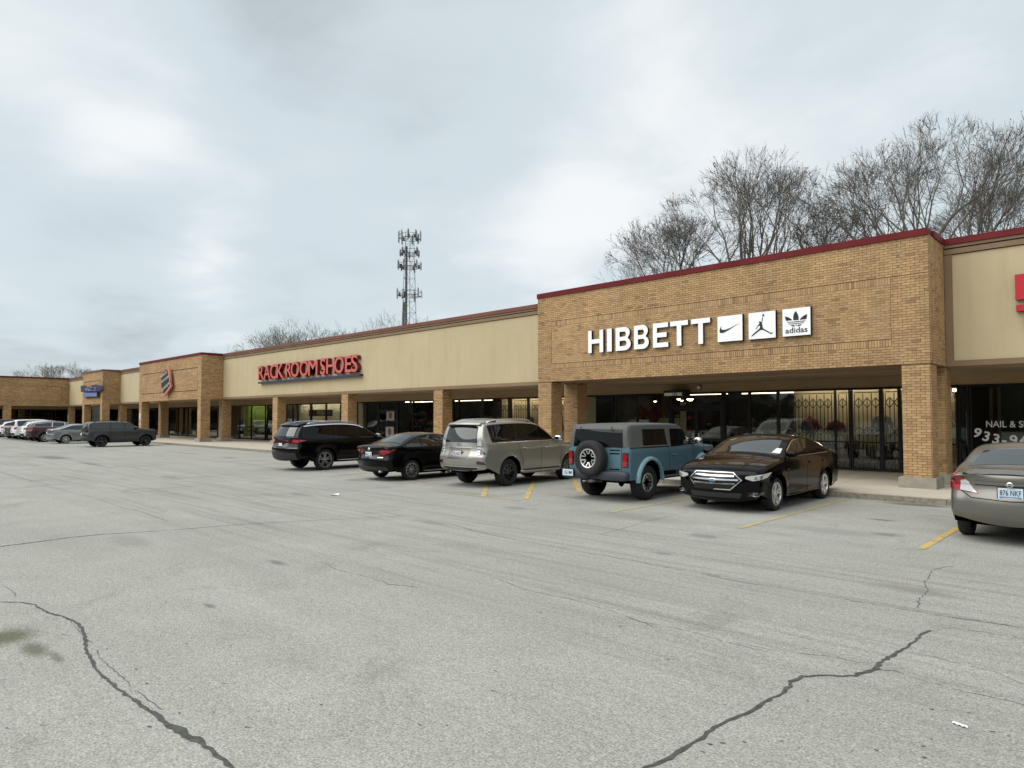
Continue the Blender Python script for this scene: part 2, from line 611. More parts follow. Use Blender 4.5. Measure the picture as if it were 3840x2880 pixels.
P('vinyl_white', (0.86, 0.86, 0.84), 0.6)
P('lamp_warm', (0.9, 0.8, 0.6), 0.5, emit=(1.0, 0.80, 0.52), estr=9.0)
P('lamp_white', (0.9, 0.9, 0.9), 0.5, emit=(1.0, 0.95, 0.85), estr=5.0)
P('tube_light', (0.9, 0.9, 0.9), 0.5, emit=(1.0, 0.85, 0.60), estr=14.0)
P('fill_tube', (0.9, 0.9, 0.9), 0.5, emit=(1.0, 0.82, 0.58), estr=1.6)  # glow of the strip lights added to brighten shop interiors
noisy('backdrop_tan', (0.44, 0.365, 0.25), (0.52, 0.43, 0.30), 0.7, 0.9)
noisy('backdrop_grey', (0.40, 0.385, 0.32), (0.46, 0.44, 0.37), 0.6, 0.9)
noisy('backdrop_green', (0.12, 0.21, 0.035), (0.24, 0.36, 0.06), 1.4, 0.8)
noisy('panel_green', (0.02, 0.10, 0.03), (0.04, 0.17, 0.05), 0.9, 0.7)
P('merch_red', (0.12, 0.012, 0.016), 0.8)
P('merch_white', (0.17, 0.16, 0.14), 0.8)
P('merch_tan', (0.30, 0.21, 0.11), 0.8)
P('merch_dark', (0.03, 0.03, 0.032), 0.8)
P('merch_olive', (0.16, 0.16, 0.09), 0.8)
P('mullein', (0.2, 0.05, 0.04), 0.8)
P('poster_grey', (0.35, 0.35, 0.34), 0.6)
P('poster_brown', (0.20, 0.07, 0.045), 0.6)
P('wood_tan', (0.33, 0.19, 0.10), 0.6)

# shop glass: thin, lets the view in and mirrors the car park
m = bpy.data.materials.new('shop_glass')
m.use_nodes = True
nt = m.node_tree
nt.nodes.clear()
tr = N(nt, 'ShaderNodeBsdfTransparent')
tr.inputs[0].default_value = (0.86, 0.885, 0.86, 1)
gl = N(nt, 'ShaderNodeBsdfGlossy')
gl.inputs['Roughness'].default_value = 0.015
gl.inputs[0].default_value = (0.9, 0.93, 0.9, 1)
fr = N(nt, 'ShaderNodeFresnel')
geo = N(nt, 'ShaderNodeNewGeometry')
L(nt, math_node(nt, 'ADD', 1.5, math_node(nt, 'MULTIPLY', geo.outputs['Backfacing'], 1 / 1.5 - 1.5)), fr.inputs['IOR'])
mx = N(nt, 'ShaderNodeMixShader')
L(nt, math_node(nt, 'MULTIPLY', fr.outputs[0], 1.0, clamp=True), mx.inputs[0])
L(nt, tr.outputs[0], mx.inputs[1])
L(nt, gl.outputs[0], mx.inputs[2])
out = N(nt, 'ShaderNodeOutputMaterial')
L(nt, mx.outputs[0], out.inputs[0])
MAT['shop_glass'] = m

# ------------------------------------------------------------------ ground
YT, YS, YG, YK = 19.43, 21.03, 24.5, 17.12     # tower face, stucco face, shop windows, kerb
ZB, ZT = 3.30, 6.57                            # underside and top of the fascia
g = MB()
g.add([(-1500, -1500, 0), (1500, -1500, 0), (1500, 1500, 0), (-1500, 1500, 0)], [(0, 1, 2, 3)])
lot = g.build('parking_lot', 'asphalt')
tag(lot, 'weathered grey asphalt car park in front of the shops', kind='structure')


def ribbon(name, pts, w, mat, z=0.004, jitter=0.0, parent=lot, rnd=random):
    """flat strip along ground points; w a width or a list of widths"""
    P2 = [Vector((p[0], p[1])) for p in pts]
    res, ws = [], []
    for i in range(len(P2) - 1):
        wa = w[i] if isinstance(w, list) else w
        wb = w[i + 1] if isinstance(w, list) else w
        n = max(1, int((P2[i + 1] - P2[i]).length / 0.045)) if jitter else 1
        n = min(n, 140)
        for k in range(n):
            t = k / n
            res.append(P2[i].lerp(P2[i + 1], t))
            ws.append(wa + (wb - wa) * t)
    res.append(P2[-1])
    ws.append(w[-1] if isinstance(w, list) else w)
    vs, fs = [], []
    for i, p in enumerate(res):
        d = res[min(i + 1, len(res) - 1)] - res[max(i - 1, 0)]
        if d.length < 1e-9:
            d = Vector((1, 0))
        d.normalize()
        nn = Vector((-d.y, d.x))
        off = nn * rnd.uniform(-jitter, jitter) if jitter else Vector((0, 0))
        ww = ws[i] * (rnd.uniform(0.30, 0.75) if jitter else 1.0) * 0.5
        a, b = p + off + nn * ww, p + off - nn * ww
        vs += [(a.x, a.y, z), (b.x, b.y, z)]
        if i:
            k = 2 * i
            fs.append((k - 2, k - 1, k + 1, k))
    mb = MB().add(vs, fs)
    return mb.build(name, mat, parent)


def zpts(ox, oy, s, pts):
    return [G(ox + x * s, oy + y * s) for x, y in pts]


# tar-filled cracks and hairline cracks
ribbon('crack_seal', zpts(0, 2100, .633, [(-60, 255), (0, 250), (120, 250), (200, 265), (290, 315), (400, 345), (470, 385), (505, 440), (508, 520), (540, 600), (580, 655), (680, 750),
       (780, 820), (900, 905), (1000, 975), (1100, 1040), (1180, 1075), (1200, 1090), (1300, 1170), (1370, 1231), (1500, 1340)]),
       [.02, .03, .03, .035, .04, .04, .045, .05, .045, .045, .045, .045, .045, .045, .085, .115, .09, .045, .045, .05, .05], 'crack_fill', jitter=0.009)
ribbon('crack_seal', zpts(2300, 1850, .696, [(60, 1560), (180, 1479), (300, 1425), (400, 1365), (470, 1320), (560, 1250), (650, 1215), (720, 1190), (800, 1140), (900, 1080), (950, 1040), (960, 1015),
       (1020, 990), (1120, 980), (1200, 985), (1300, 983), (1345, 965), (1420, 945), (1430, 915), (1480, 885), (1560, 840), (1620, 800), (1670, 755), (1710, 740)]),
       [.055, .055, .05, .05, .05, .045, .045, .05, .045, .045, .05, .05, .05, .05, .04, .04, .07, .08, .05, .05, .05, .05, .05, .03], 'crack_fill', jitter=0.011)
ribbon('crack_seal', zpts(0, 1650, .633, [(-100, 645), (0, 632), (200, 607), (400, 580), (600, 560), (800, 548), (1000, 535), (1200, 520), (1400, 503), (1600, 490), (1800, 480), (2000, 470), (2212, 460), (2400, 452)]),
       [.06, .06, .055, .05, .04, .035, .03, .03, .03, .03, .025, .025, .02, .015], 'crack_fill', z=0.0045, jitter=0.006)
HAIR = [
    (0, 1650, .633, [(-60, 175), (0, 192), (120, 225), (200, 245), (290, 262), (400, 262), (590, 250)], .045),
    (0, 1650, .633, [(370, 212), (480, 232), (590, 250)], .04),
    (0, 1650, .633, [(-30, 295), (0, 292), (150, 283), (290, 265)], .04),
    (0, 1650, .633, [(290, 275), (430, 310), (560, 345), (640, 372), (720, 400), (840, 425), (920, 455), (1000, 485)], .018),
    (0, 1650, .633, [(960, 255), (1080, 270), (1250, 300), (1380, 325), (1450, 350), (1560, 380)], .022),
    (0, 1650, .633, [(640, 62), (760, 75), (900, 85), (960, 100), (1120, 112), (1350, 130), (1480, 145), (1650, 172), (1850, 182)], .05),
    (1400, 1750, .5877, [(60, 290), (200, 320), (330, 340), (480, 360), (640, 410), (800, 445), (1000, 485), (1150, 510), (1300, 540), (1450, 565), (1600, 590), (1800, 630), (2000, 665), (2212, 700)], .022),
    (2300, 1850, .696, [(450, 430), (700, 480), (900, 510), (1150, 555), (1400, 600), (1640, 640), (1900, 680), (2212, 725), (2400, 760)], .02),
    (1400, 1750, .5877, [(780, 710), (850, 738), (920, 770), (1010, 795), (1130, 822), (1270, 848), (1400, 890), (1530, 925), (1640, 965), (1760, 1010), (1830, 1040)], .014),
    (2300, 1850, .696, [(0, 640), (130, 690), (300, 720), (450, 755), (600, 800), (720, 830), (830, 855)], .012),
    (2300, 1850, .696, [(640, 800), (830, 840), (1040, 868), (1180, 880), (1330, 915)], .010),
    (2300, 1850, .696, [(1830, 390), (1760, 405), (1720, 415), (1700, 450), (1675, 475), (1690, 510), (1690, 535), (1650, 570), (1640, 620)], .018),
    (2300, 1850, .696, [(1430, 950), (1520, 960), (1600, 990), (1750, 1030), (1890, 1070), (2000, 1090), (2130, 1120), (2212, 1140), (2350, 1165)], .014),
    (2300, 1850, .696, [(1700, 742), (1830, 725), (2000, 750), (2212, 785)], .010),
    (2300, 1850, .696, [(1580, 860), (1720, 880), (1900, 930), (2050, 960), (2212, 1030)], .010),
    (1400, 1750, .5877, [(1440, 435), (1600, 395), (1760, 345), (2000, 290)], .02),
    (1400, 1750, .5877, [(0, 720), (60, 732), (95, 750), (200, 760), (310, 772)], .016),
    (1400, 1750, .5877, [(270, 450), (420, 460), (560, 480), (700, 505), (900, 540), (1100, 560)], .012),
    (980, 1450, .31646, [(-200, 1165), (0, 1140), (420, 1100), (800, 1060), (1260, 1020)], .035),
    (1600, 1450, .31646, [(-200, 1100), (0, 1140), (400, 1190), (720, 1210), (1000, 1240), (1400, 1275), (1800, 1320)], .03),
    (0, 2100, .633, [(575, 535), (590, 580), (630, 615), (690, 670), (730, 700), (765, 735), (775, 775), (840, 790), (872, 825), (960, 890)], .012),
    (0, 2100, .633, [(20, 155), (75, 180), (95, 215)], .012),
    (0, 2100, .633, [(400, 345), (430, 375), (460, 412), (510, 470), (550, 492)], .010),
    (0, 2100, .633, [(1860, 10), (1930, 20), (1990, 58), (2100, 82), (2212, 110)], .014),
]
for i, (ox, oy, s, pts, w) in enumerate(HAIR):
    ribbon('crack', zpts(ox, oy, s, pts), w, 'crack_hair', z=0.003 + 0.0002 * (i % 5), jitter=min(0.02, w * 0.7))
# painted lines: stall lines and the hatched aisle beside the tan SUV
for x, y0, mt in ((-2.56, 11.2, 'line_paint'), (-5.30, 11.15, 'line_paint_worn'), (-8.06, 11.2, 'line_paint_worn'), (-10.72, 11.3, 'line_paint'), (0.2, 11.2, 'line_paint'), (-16.0, 11.6, 'line_paint_worn'),
                  (-19.6, 11.6, 'line_paint_worn'), (-26.5, 11.6, 'line_paint_worn'), (-29.3, 11.6, 'line_paint_worn')):
    y1 = 17.0 if x > -10 else 16.2
    if x == -10.72:
        continue
    ribbon('painted_line', [(x, y0), (x - 0.06, y1)], 0.105, mt, z=0.0055)
ribbon('painted_line', [(-13.45, 11.17), (-10.70, 11.32)], 0.09, 'line_paint_worn', z=0.0055)
for (xa, ya, xb, yb) in ((-11.87, 11.25, -13.6, 13.0), (-10.75, 11.55, -13.6, 15.0), (-10.75, 13.6, -13.2, 16.4)):
    ribbon('painted_line', [(xa, ya), (xb, yb)], 0.13, 'line_paint', z=0.0065)


rr = random.Random(3)
fl = MB()
for k in range(90):
    x, y = G(rr.uniform(-100, 3950), rr.uniform(1900, 2860))
    a, b, t = rr.uniform(.006, .022), rr.uniform(.003, .007), rr.uniform(-.5, .5) + math.pi * .12
    ca, sa = math.cos(t), math.sin(t)
    vs = [(x + a * ca * u - b * sa * w, y + a * sa * u + b * ca * w, 0.0035) for u, w in ((-1, 0), (-.3, -1), (.6, -.8), (1, .1), (.2, 1), (-.6, .7))]
    fl.add(vs, [tuple(range(6))])
o = fl.build('pebble_marks', 'crack_fill', lot)
tag(o, kind='stuff')
# litter
x, y = G(3600, 2722)
mb = MB()
for k in range(6):
    a, b = k / 6, (k + 1) / 6
    mb.add([(x + .085 * (a - .5), y - .02 * (a - .5) - .013, .006 + .006 * (k % 2)), (x + .085 * (b - .5), y - .02 * (b - .5) - .013, .006 + .006 * ((k + 1) % 2)),
            (x + .085 * (b - .5), y - .02 * (b - .5) + .013, .012), (x + .085 * (a - .5), y - .02 * (a - .5) + .013, .012)], [(0, 1, 2, 3)])
tag(mb.build('litter_strip', 'paper_white'), 'crumpled white paper strip lying in the foreground at right', 'litter')
x, y = G(1254, 1857)
mb = MB().add([(x - .16, y - .05, .006), (x + .05, y - .09, .03), (x + .17, y + .02, .008), (x + .06, y + .10, .05), (x - .10, y + .07, .02)], [(0, 1, 4), (1, 2, 3), (1, 3, 4)])
tag(mb.build('litter_scrap', 'paper_white'), 'small pale paper scrap on the asphalt before the black sedan', 'litter')

# pavement with kerb, laid in slabs
walk = MB().box(-96, 14, YK + .12, 26, 0.0, 0.118).build('pavement', 'kerb')
tag(walk, 'exposed aggregate pavement under the shop canopy', kind='structure')
xs = []
x = 14.0
while x > -96:
    w = 2.9 if x > -60 else 4.5
    xs.append((max(x - w, -96), x))
    x -= w
for a, b in xs:
    MB().box(a + .006, b - .006, YK + .155, YG - .01, .118, .13, skip='b').build('slab', 'aggregate', walk)
    MB().box(a + .006, b - .006, YK, YK + .148, 0, .128, skip='b').build('kerb_stone', 'kerb', walk)

# ------------------------------------------------------------------ brickwork
BM, RH, JT = 0.2032, 0.0681, 0.010


def lay(u0, u1, z0, nrow, skip=None, soldiers=(), phase=0):
    """running bond; returns (ua, ub, za, zb, proud). skip(u, row) -> None, or a proud value"""
    out = []
    for r in range(nrow):
        za, zb = z0 + r * RH, z0 + (r + 1) * RH - JT
        n = round((u1 - u0) / BM)
        step = (u1 - u0) / max(n, 1)
        cuts = [u0]
        x = u0 + (step * 0.5 if (r + phase) % 2 else step)
        while x < u1 - 0.02:
            cuts.append(x)
            x += step
        cuts.append(u1)
        for a, b in zip(cuts[:-1], cuts[1:]):
            out.append((a, b - JT, za, zb, r))
    return out


SHR = random.Random(11)


def shade():
    t = SHR.random()
    if t < 0.05:
        return SHR.uniform(0.12, 0.3)
    if t < 0.32:
        return SHR.uniform(0.38, 0.55)
    return SHR.uniform(0.55, 0.86)


def brick_front(mb, x0, x1, z0, z1, y, proud, s):
    mb.box(x0, x1, y - proud, y + 0.004, z0, z1, 0, s, skip='n')


def brick_east(mb, y0, y1, z0, z1, x, proud, s):
    mb.box(x - 0.004, x + proud, y0, y1, z0, z1, 0, s, skip='w')


_brick_cache = {}


def single_brick(parent, kind, a, b, z0, z1, plane, s):
    """one brick as an object of its own, sharing mesh data with its likes"""
    q = max(0, min(11, int(s * 12)))
    ln = round(b - a, 3)
    key = (kind, ln, q)
    if key not in _brick_cache:
        mb = MB()
        sv = (q + 0.5) / 12 + 0.001
        if kind == 'f':
            mb.box(0, b - a, -0.012, 0.004, 0, z1 - z0, 0, sv, skip='n')
        else:
            mb.box(-0.004, 0.012, 0, b - a, 0, z1 - z0, 0, sv, skip='w')
        _brick_cache[key] = mb.mesh('brick', 'brick')
    loc = (a, plane, z0) if kind == 'f' else (plane, a, z0)
    return link('brick', _brick_cache[key], parent, Vector(loc) - world_off(parent))


def pier(parent, x0, x1, y0, y1, mode='far', zt=ZB, base=True, seed=0):
    """brick pier on a concrete base; mode far / near (real bricks, joined) / single"""
    zb = 0.40
    if mode == 'far':
        p = MB().box(x0, x1, y0, y1, zb, zt).build('pier', 'brick_far', parent, world=True)
    else:
        p = MB().box(x0, x1, y0, y1, zb, zt).build('pier', 'mortar', parent, world=True)
        n = int((zt - zb) / RH)
        mb = MB()
        for a, b, za, zz, r in lay(x0, x1, zb, n):
            if mode == 'single':
                single_brick(p, 'f', a, b, za, zz, y0, shade())
            else:
                brick_front(mb, a, b, za, zz, y0, 0.012, shade())
        for a, b, za, zz, r in lay(y0 + .004, y1, zb, n, phase=1):
            if mode == 'single':
                single_brick(p, 'e', a, b, za, zz, x1, shade())
            else:
                brick_east(mb, a, b, za, zz, x1, 0.012, shade())
        if mode == 'near':
            tag(mb.build('brickwork', 'brick', p), kind='stuff')
    if base:
        MB().box(x0 - .10, x1 + .10, y0 - .11, y1 + .11, 0.13, zb - .002).build('concrete_base', 'concrete', p)
    return p


def coping(parent, x0, x1, y, y1, z0=ZT, z1=6.74, east=True, mat='coping_red', seg=3.2):
    """metal parapet cap in lengths"""
    n = max(1, round((x1 - x0) / seg))
    w = (x1 - x0) / n
    for i in range(n):
        a, b = x0 + i * w, x0 + (i + 1) * w
        mb = MB()
        mb.box(a + .002, b - .002, y - .055, y + .40, z0 - .01, z1)
        mb.build('coping', mat, parent, world=True)
    if east:
        MB().box(x1 - .30, x1 + .055, y + .402, y1, z0 - .01, z1 - .003).build('coping', mat, parent, world=True)


def storefront(parent, x0, x1, mull, rails, z0=0.13, z1=2.93, glass=True, fw=0.05):
    """aluminium window front: mull = (x, width), rails = heights of cross rails; returns the frame part"""
    f = MB()
    f.box(x0, x1, YG - .05, YG + .05, z1 - .07, z1)
    f.box(x0, x1, YG - .05, YG + .05, z0, z0 + .09)
    ms = [(x0 + .025, .05)] + list(mull) + [(x1 - .025, .05)]
    for x, w in ms:
        f.box(x - w / 2, x + w / 2, YG - .053, YG + .053, z0, z1 - .004)
    for zr in rails:
        f.box(x0, x1, YG - .047, YG + .047, zr - .025, zr + .025)
    o = f.build('window_frame', 'frame_bronze', parent, world=True)
    zs = [z0 + .09] + list(rails) + [z1 - .07]
    for (xa, wa), (xb, wb) in zip(ms[:-1], ms[1:]):
        for za, zb in zip(zs[:-1], zs[1:]):
            p = MB().box(xa + wa / 2 - .005, xb - wb / 2 + .005, YG - .004, YG + .004, za + .02, zb - .02)
            p.build('pane', 'shop_glass', o)
    return o


def double_door(parent, x0, x1, zt=2.30, top=2.93):
    f = MB()
    xm = (x0 + x1) / 2
    for a, b in ((x0, x0 + .09), (x1 - .09, x1)):
        f.box(a, b, YG - .06, YG + .06, .13, top)
    f.box(x0 + .09, x1 - .09, YG - .058, YG + .058, zt, zt + .14)
    f.box(x0 + .09, x1 - .09, YG - .058, YG + .058, top - .07, top)
    fr = f.build('door_frame', 'frame_bronze', parent, world=True)
    MB().box(x0 + .09, x1 - .09, YG - .004, YG + .004, zt + .14, top - .07).build('pane', 'shop_glass', fr)
    for a, b, hx in ((x0 + .092, xm - .003, xm - .12), (xm + .003, x1 - .092, xm + .12)):
        d = MB()
        d.box(a, a + .07, YG - .03, YG + .03, .14, zt - .003)
        d.box(b - .07, b, YG - .03, YG + .03, .14, zt - .003)
        d.box(a + .07, b - .07, YG - .029, YG + .029, .14, .34)
        d.box(a + .07, b - .07, YG - .029, YG + .029, zt - .12, zt - .003)
        d.box(a + .07, b - .07, YG - .029, YG + .029, 1.02, 1.10)
        dd = d.build('door', 'frame_bronze', parent, world=True)
        MB().box(a + .068, b - .068, YG - .004, YG + .004, .33, zt - .11).build('pane', 'shop_glass', dd)
        h = MB()
        h.tube([(hx, YG - .03, 1.0), (hx, YG - .09, 1.02), (hx, YG - .09, 1.3), (hx, YG - .03, 1.32)], .012, 6)
        h.build('handle', 'chrome', dd)
    return fr


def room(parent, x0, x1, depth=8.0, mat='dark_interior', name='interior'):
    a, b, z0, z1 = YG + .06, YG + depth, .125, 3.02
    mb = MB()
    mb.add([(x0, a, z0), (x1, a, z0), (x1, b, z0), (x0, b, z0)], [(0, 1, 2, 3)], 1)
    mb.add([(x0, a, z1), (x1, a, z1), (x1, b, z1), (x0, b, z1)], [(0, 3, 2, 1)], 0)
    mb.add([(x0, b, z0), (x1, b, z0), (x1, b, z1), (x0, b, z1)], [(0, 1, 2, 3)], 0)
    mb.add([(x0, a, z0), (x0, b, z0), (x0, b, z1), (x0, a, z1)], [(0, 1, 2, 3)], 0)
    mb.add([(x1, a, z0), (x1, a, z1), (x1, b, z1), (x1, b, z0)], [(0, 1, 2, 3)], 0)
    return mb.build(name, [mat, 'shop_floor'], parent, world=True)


def shell(parent, x0, x1, y0=YG + .06, y1=38.0, top=6.2):
    """side and back walls and roof behind the canopy"""
    mb = MB()
    mb.box(x0, x1, y1 - .3, y1, 0, top)
    mb.box(x0 + .003, x0 + .2, y0 + 8.1, y1 - .3, 0, top)
    mb.box(x1 - .2, x1 - .003, y0 + 8.1, y1 - .3, 0, top)
    mb.build('rear_wall', 'block_wall', parent, world=True)
    MB().box(x0 + .2, x1 - .2, YS + .35, y1 - .3, top - .25, top - .02).build('roof', 'roof_gravel', parent, world=True)


def header(parent, x0, x1, y0=YS + .3):
    MB().box(x0, x1, YG - .02, YG + .35, 2.93, ZB - .003).build('header_panel', 'header_tan', parent, world=True)
    MB().box(x0, x1, y0, YG - .02, ZB - .02, ZB + .05).build('soffit', 'soffit', parent, world=True)


def stucco_bay(parent, x0, x1, frame_w=False, frame_e=False, cop='coping_red'):
    """stucco fascia panel with brown trim bands"""
    MB().box(x0, x1, YS + .02, YS + .32, ZB + .02, ZT).build('stucco_panel', 'stucco', parent, world=True)
    MB().box(x0, x1, YS - .02, YS + .10, ZB - .01, ZB + .14).build('bottom_trim', 'trim_brown', parent, world=True)
    MB().box(x0, x1, YS - .045, YS + .10, 6.475, ZT - .012).build('upper_trim', 'trim_brown', parent, world=True)
    MB().box(x0, x1, YS - .005, YS + .10, 6.44, 6.475).build('trim_groove', 'groove', parent, world=True)
    MB().box(x0, x1, YS - .025, YS + .10, 6.305, 6.44).build('lower_trim', 'trim_brown', parent, world=True)
    MB().box(x0, x1, YS - .004, YS + .10, 6.288, 6.305).build('trim_groove', 'groove', parent, world=True)
    for on, a, b in ((frame_w, x0, x0 + .18), (frame_e, x1 - .18, x1)):
        if on:
            MB().box(a, b, YS - .018, YS + .10, ZB + .14, 6.288).build('side_trim', 'trim_brown', parent, world=True)
    coping(parent, x0, x1, YS - .03, YS + .4, east=False, mat=cop, z1=6.725, z0=ZT)


def far_tower(parent, x0, x1, wall='brick_far', panel=True, y0=YT):
    """projecting brick tower seen from afar: wall with a framed panel"""
    y1 = YS + .3
    # core, then four proud surrounds leave a thin recessed line round the panel
    MB().box(x0, x1, y0 + .03, y1, ZB, ZT).build('fascia_wall', wall, parent, world=True)
    pa, pb, za, zb = x0 + .75, x1 - .75, 3.98, 5.63
    g_ = .045
    for n, (a, b, c, d) in (('fascia_wall', (x0, x1, zb + g_, ZT)), ('fascia_wall', (x0, x1, ZB, za - g_)), ('fascia_wall', (x0, pa - g_, za - g_, zb + g_)), ('fascia_wall', (pb + g_, x1, za - g_, zb + g_)), ('fascia_panel', (pa, pb, za, zb))):
        MB().box(a, b, y0, y0 + .03, c, d).build(n, wall, parent, world=True)
    MB().box(x0 + .02, x1 - .02, y0 + .026, y0 + .0315, ZB + .02, ZT - .02).build('joint', 'groove', parent, world=True)


# ------------------------------------------------------------------ shop with the white letters (nearest brick tower)
P('chrome', (0.75, 0.75, 0.76), 0.12, 1.0)
HX0, HX1 = -17.41, -4.13
hib = thing('shop_building', 'tan brick shop front with white letters and three white logo boxes', 'building', ((HX0 + HX1) / 2, YT, 0))
fw = MB().box(HX0, HX1, YT, YS + .3, ZB, ZT).build('fascia_wall', 'mortar', hib, world=True)
bw = MB()
bs = MB()
PX0, PX1 = -16.72, -5.02
JR, JL = -4.77, -16.74
for a, b, za, zz, r in lay(HX0, HX1, ZB, 48):
    inpan = 7 <= r < 34
    segs = [(a, b)]
    if inpan:
        out_ = []
        for (p, q) in segs:
            if q <= PX0 or p >= PX1:
                out_.append((p, q, .014))
                continue
            if p < PX0:
                out_.append((p, PX0 - .012, .014))
            if q > PX1:
                out_.append((PX1 + .012, q, .014))
            if r in (7, 8, 9, 31, 32, 33):
                continue
            out_.append((max(p, PX0), min(q, PX1), .004 if 10 <= r else .014))
    else:
        out_ = []
        for (p, q) in segs:
            for j in (JR, JL):
                if p < j < q:
                    out_ += [(p, j - .008, .014), (j + .008, q, .014)]
                    break
            else:
                out_.append((p, q, .014))
    for p, q, pr in out_:
        if q - p > .012:
            zt_ = zz - (.012 if r == 33 else 0)
            brick_front(bw, p, q, za, zt_, YT, pr, shade())
for r0, pr in ((31, .004), (7, .014)):
    x = PX0
    while x < PX1 - .03:
        brick_front(bw, x, min(x + RH - JT, PX1), ZB + r0 * RH + .004, ZB + (r0 + 3) * RH - (.016 if r0 == 31 else .022), YT, pr, shade())
        x += RH
gv = MB()
for (xa, xb, za, zb) in ((PX0, PX1 + .24, ZB + 34 * RH - .018, ZB + 34 * RH - .001), (PX0, PX1, ZB + 10 * RH - .020, ZB + 10 * RH - .002), (PX1 + .0, PX1 + .012, ZB + 10 * RH, ZB + 34 * RH - .018)):
    gv.box(xa, xb, YT - .0035, YT + .002, za, zb)
gv.build('panel_joint', 'groove', hib, world=True)
for a, b, za, zz, r in lay(YT + .004, YS - .03, ZB, 48, phase=1):
    brick_east(bw, a, b, za, zz, HX1, .014, shade())
tag(bw.build('brickwork', 'brick', fw), kind='stuff')
for x in (JR, JL):
    for za, zb in ((ZB + 34 * RH, ZT - .01), (ZB + .004, ZB + 7 * RH - .01)):
        MB().box(x - .007, x + .007, YT - .011, YT + .002, za, zb).build('expansion_joint', 'sealant', hib, world=True)
coping(hib, HX0 - .02, HX1, YT, YS - .09, east=True)
pier(hib, -4.79, -4.15, YT + .01, YT + .64, 'single')
pier(hib, -17.40, -16.74, YT + .01, YT + .63, 'near')
pier(hib, -17.42, -16.74, YS + .01, YS + .62, 'near')
pier(hib, -4.79, -4.15, YS + .01, YS + .62, 'near')
header(hib, HX0, HX1)
shell(hib, HX0, HX1)
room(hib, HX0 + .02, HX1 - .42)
storefront(hib, -17.38, -14.60, [(-16.2, .06)], [])
double_door(hib, -14.58, -12.22)
storefront(hib, -12.20, -7.62, [(-11.19, .09), (-10.10, .10), (-8.11, .06)], [1.09])
storefront(hib, -7.60, -4.52, [(-6.66, .13), (-6.12, .10)], [1.09])


def shape_mesh(name, polys, depth, mats, bevel=0.0):
    """2-D outlines (holes allowed) in x, y extruded along z; front face uses mats[0], sides mats[1]"""
    cu = bpy.data.curves.new(name, 'CURVE')
    cu.dimensions = '2D'
    cu.fill_mode = 'BOTH'
    cu.extrude = depth / 2
    for pl in polys:
        sp = cu.splines.new('POLY')
        sp.points.add(len(pl) - 1)
        for i, (x, y) in enumerate(pl):
            sp.points[i].co = (x, y, 0, 1)
        sp.use_cyclic_u = True
    return curve_to_mesh(cu, name, mats)


def text_mesh(name, body, depth, mats, size=1.0, offset=0.0, shear=0.0):
    cu = bpy.data.curves.new(name, 'FONT')
    cu.body = body
    cu.size = size
    cu.extrude = depth / 2
    cu.offset = offset
    cu.shear = shear
    cu.resolution_u = 4
    return curve_to_mesh(cu, name, mats)


def curve_to_mesh(cu, name, mats):
    ob = bpy.data.objects.new('tmp_curve', cu)
    COL.objects.link(ob)
    dg = bpy.context.evaluated_depsgraph_get()
    me = bpy.data.meshes.new_from_object(ob.evaluated_get(dg))
    bpy.data.objects.remove(ob)
    bpy.data.curves.remove(cu)
    me.name = name
    me.materials.clear()
    for m_ in mats:
        me.materials.append(MAT[m_])
    for p in me.polygons:
        p.material_index = 0 if abs(p.normal.z) > .5 or len(mats) == 1 else 1
        p.use_smooth = False
    return me


def fit(me, x0, x1, z0, z1, depth=None):
    """scale mesh x/y to a box; keep z"""
    xs_ = [v.co.x for v in me.vertices]
    ys_ = [v.co.y for v in me.vertices]
    a, b, c, d = min(xs_), max(xs_), min(ys_), max(ys_)
    sx, sy = (x1 - x0) / (b - a), (z1 - z0) / (d - c)
    for v in me.vertices:
        v.co.x = x0 + (v.co.x - a) * sx
        v.co.y = z0 + (v.co.y - c) * sy
    return me


def on_wall(name, me, parent, y, rot=(math.pi / 2, 0, 0)):
    """stand a shape upright on a wall facing -Y (x stays X, y becomes Z)"""
    o = link(name, me, parent, (0, y, 0), rot)
    o.location = Vector((0, y, 0)) - world_off(parent)
    return o


def arc(cx, cy, rx, ry, a0, a1, n=8):
    return [(cx + rx * math.cos(rad(a0 + (a1 - a0) * i / n)), cy + ry * math.sin(rad(a0 + (a1 - a0) * i / n))) for i in range(n + 1)]


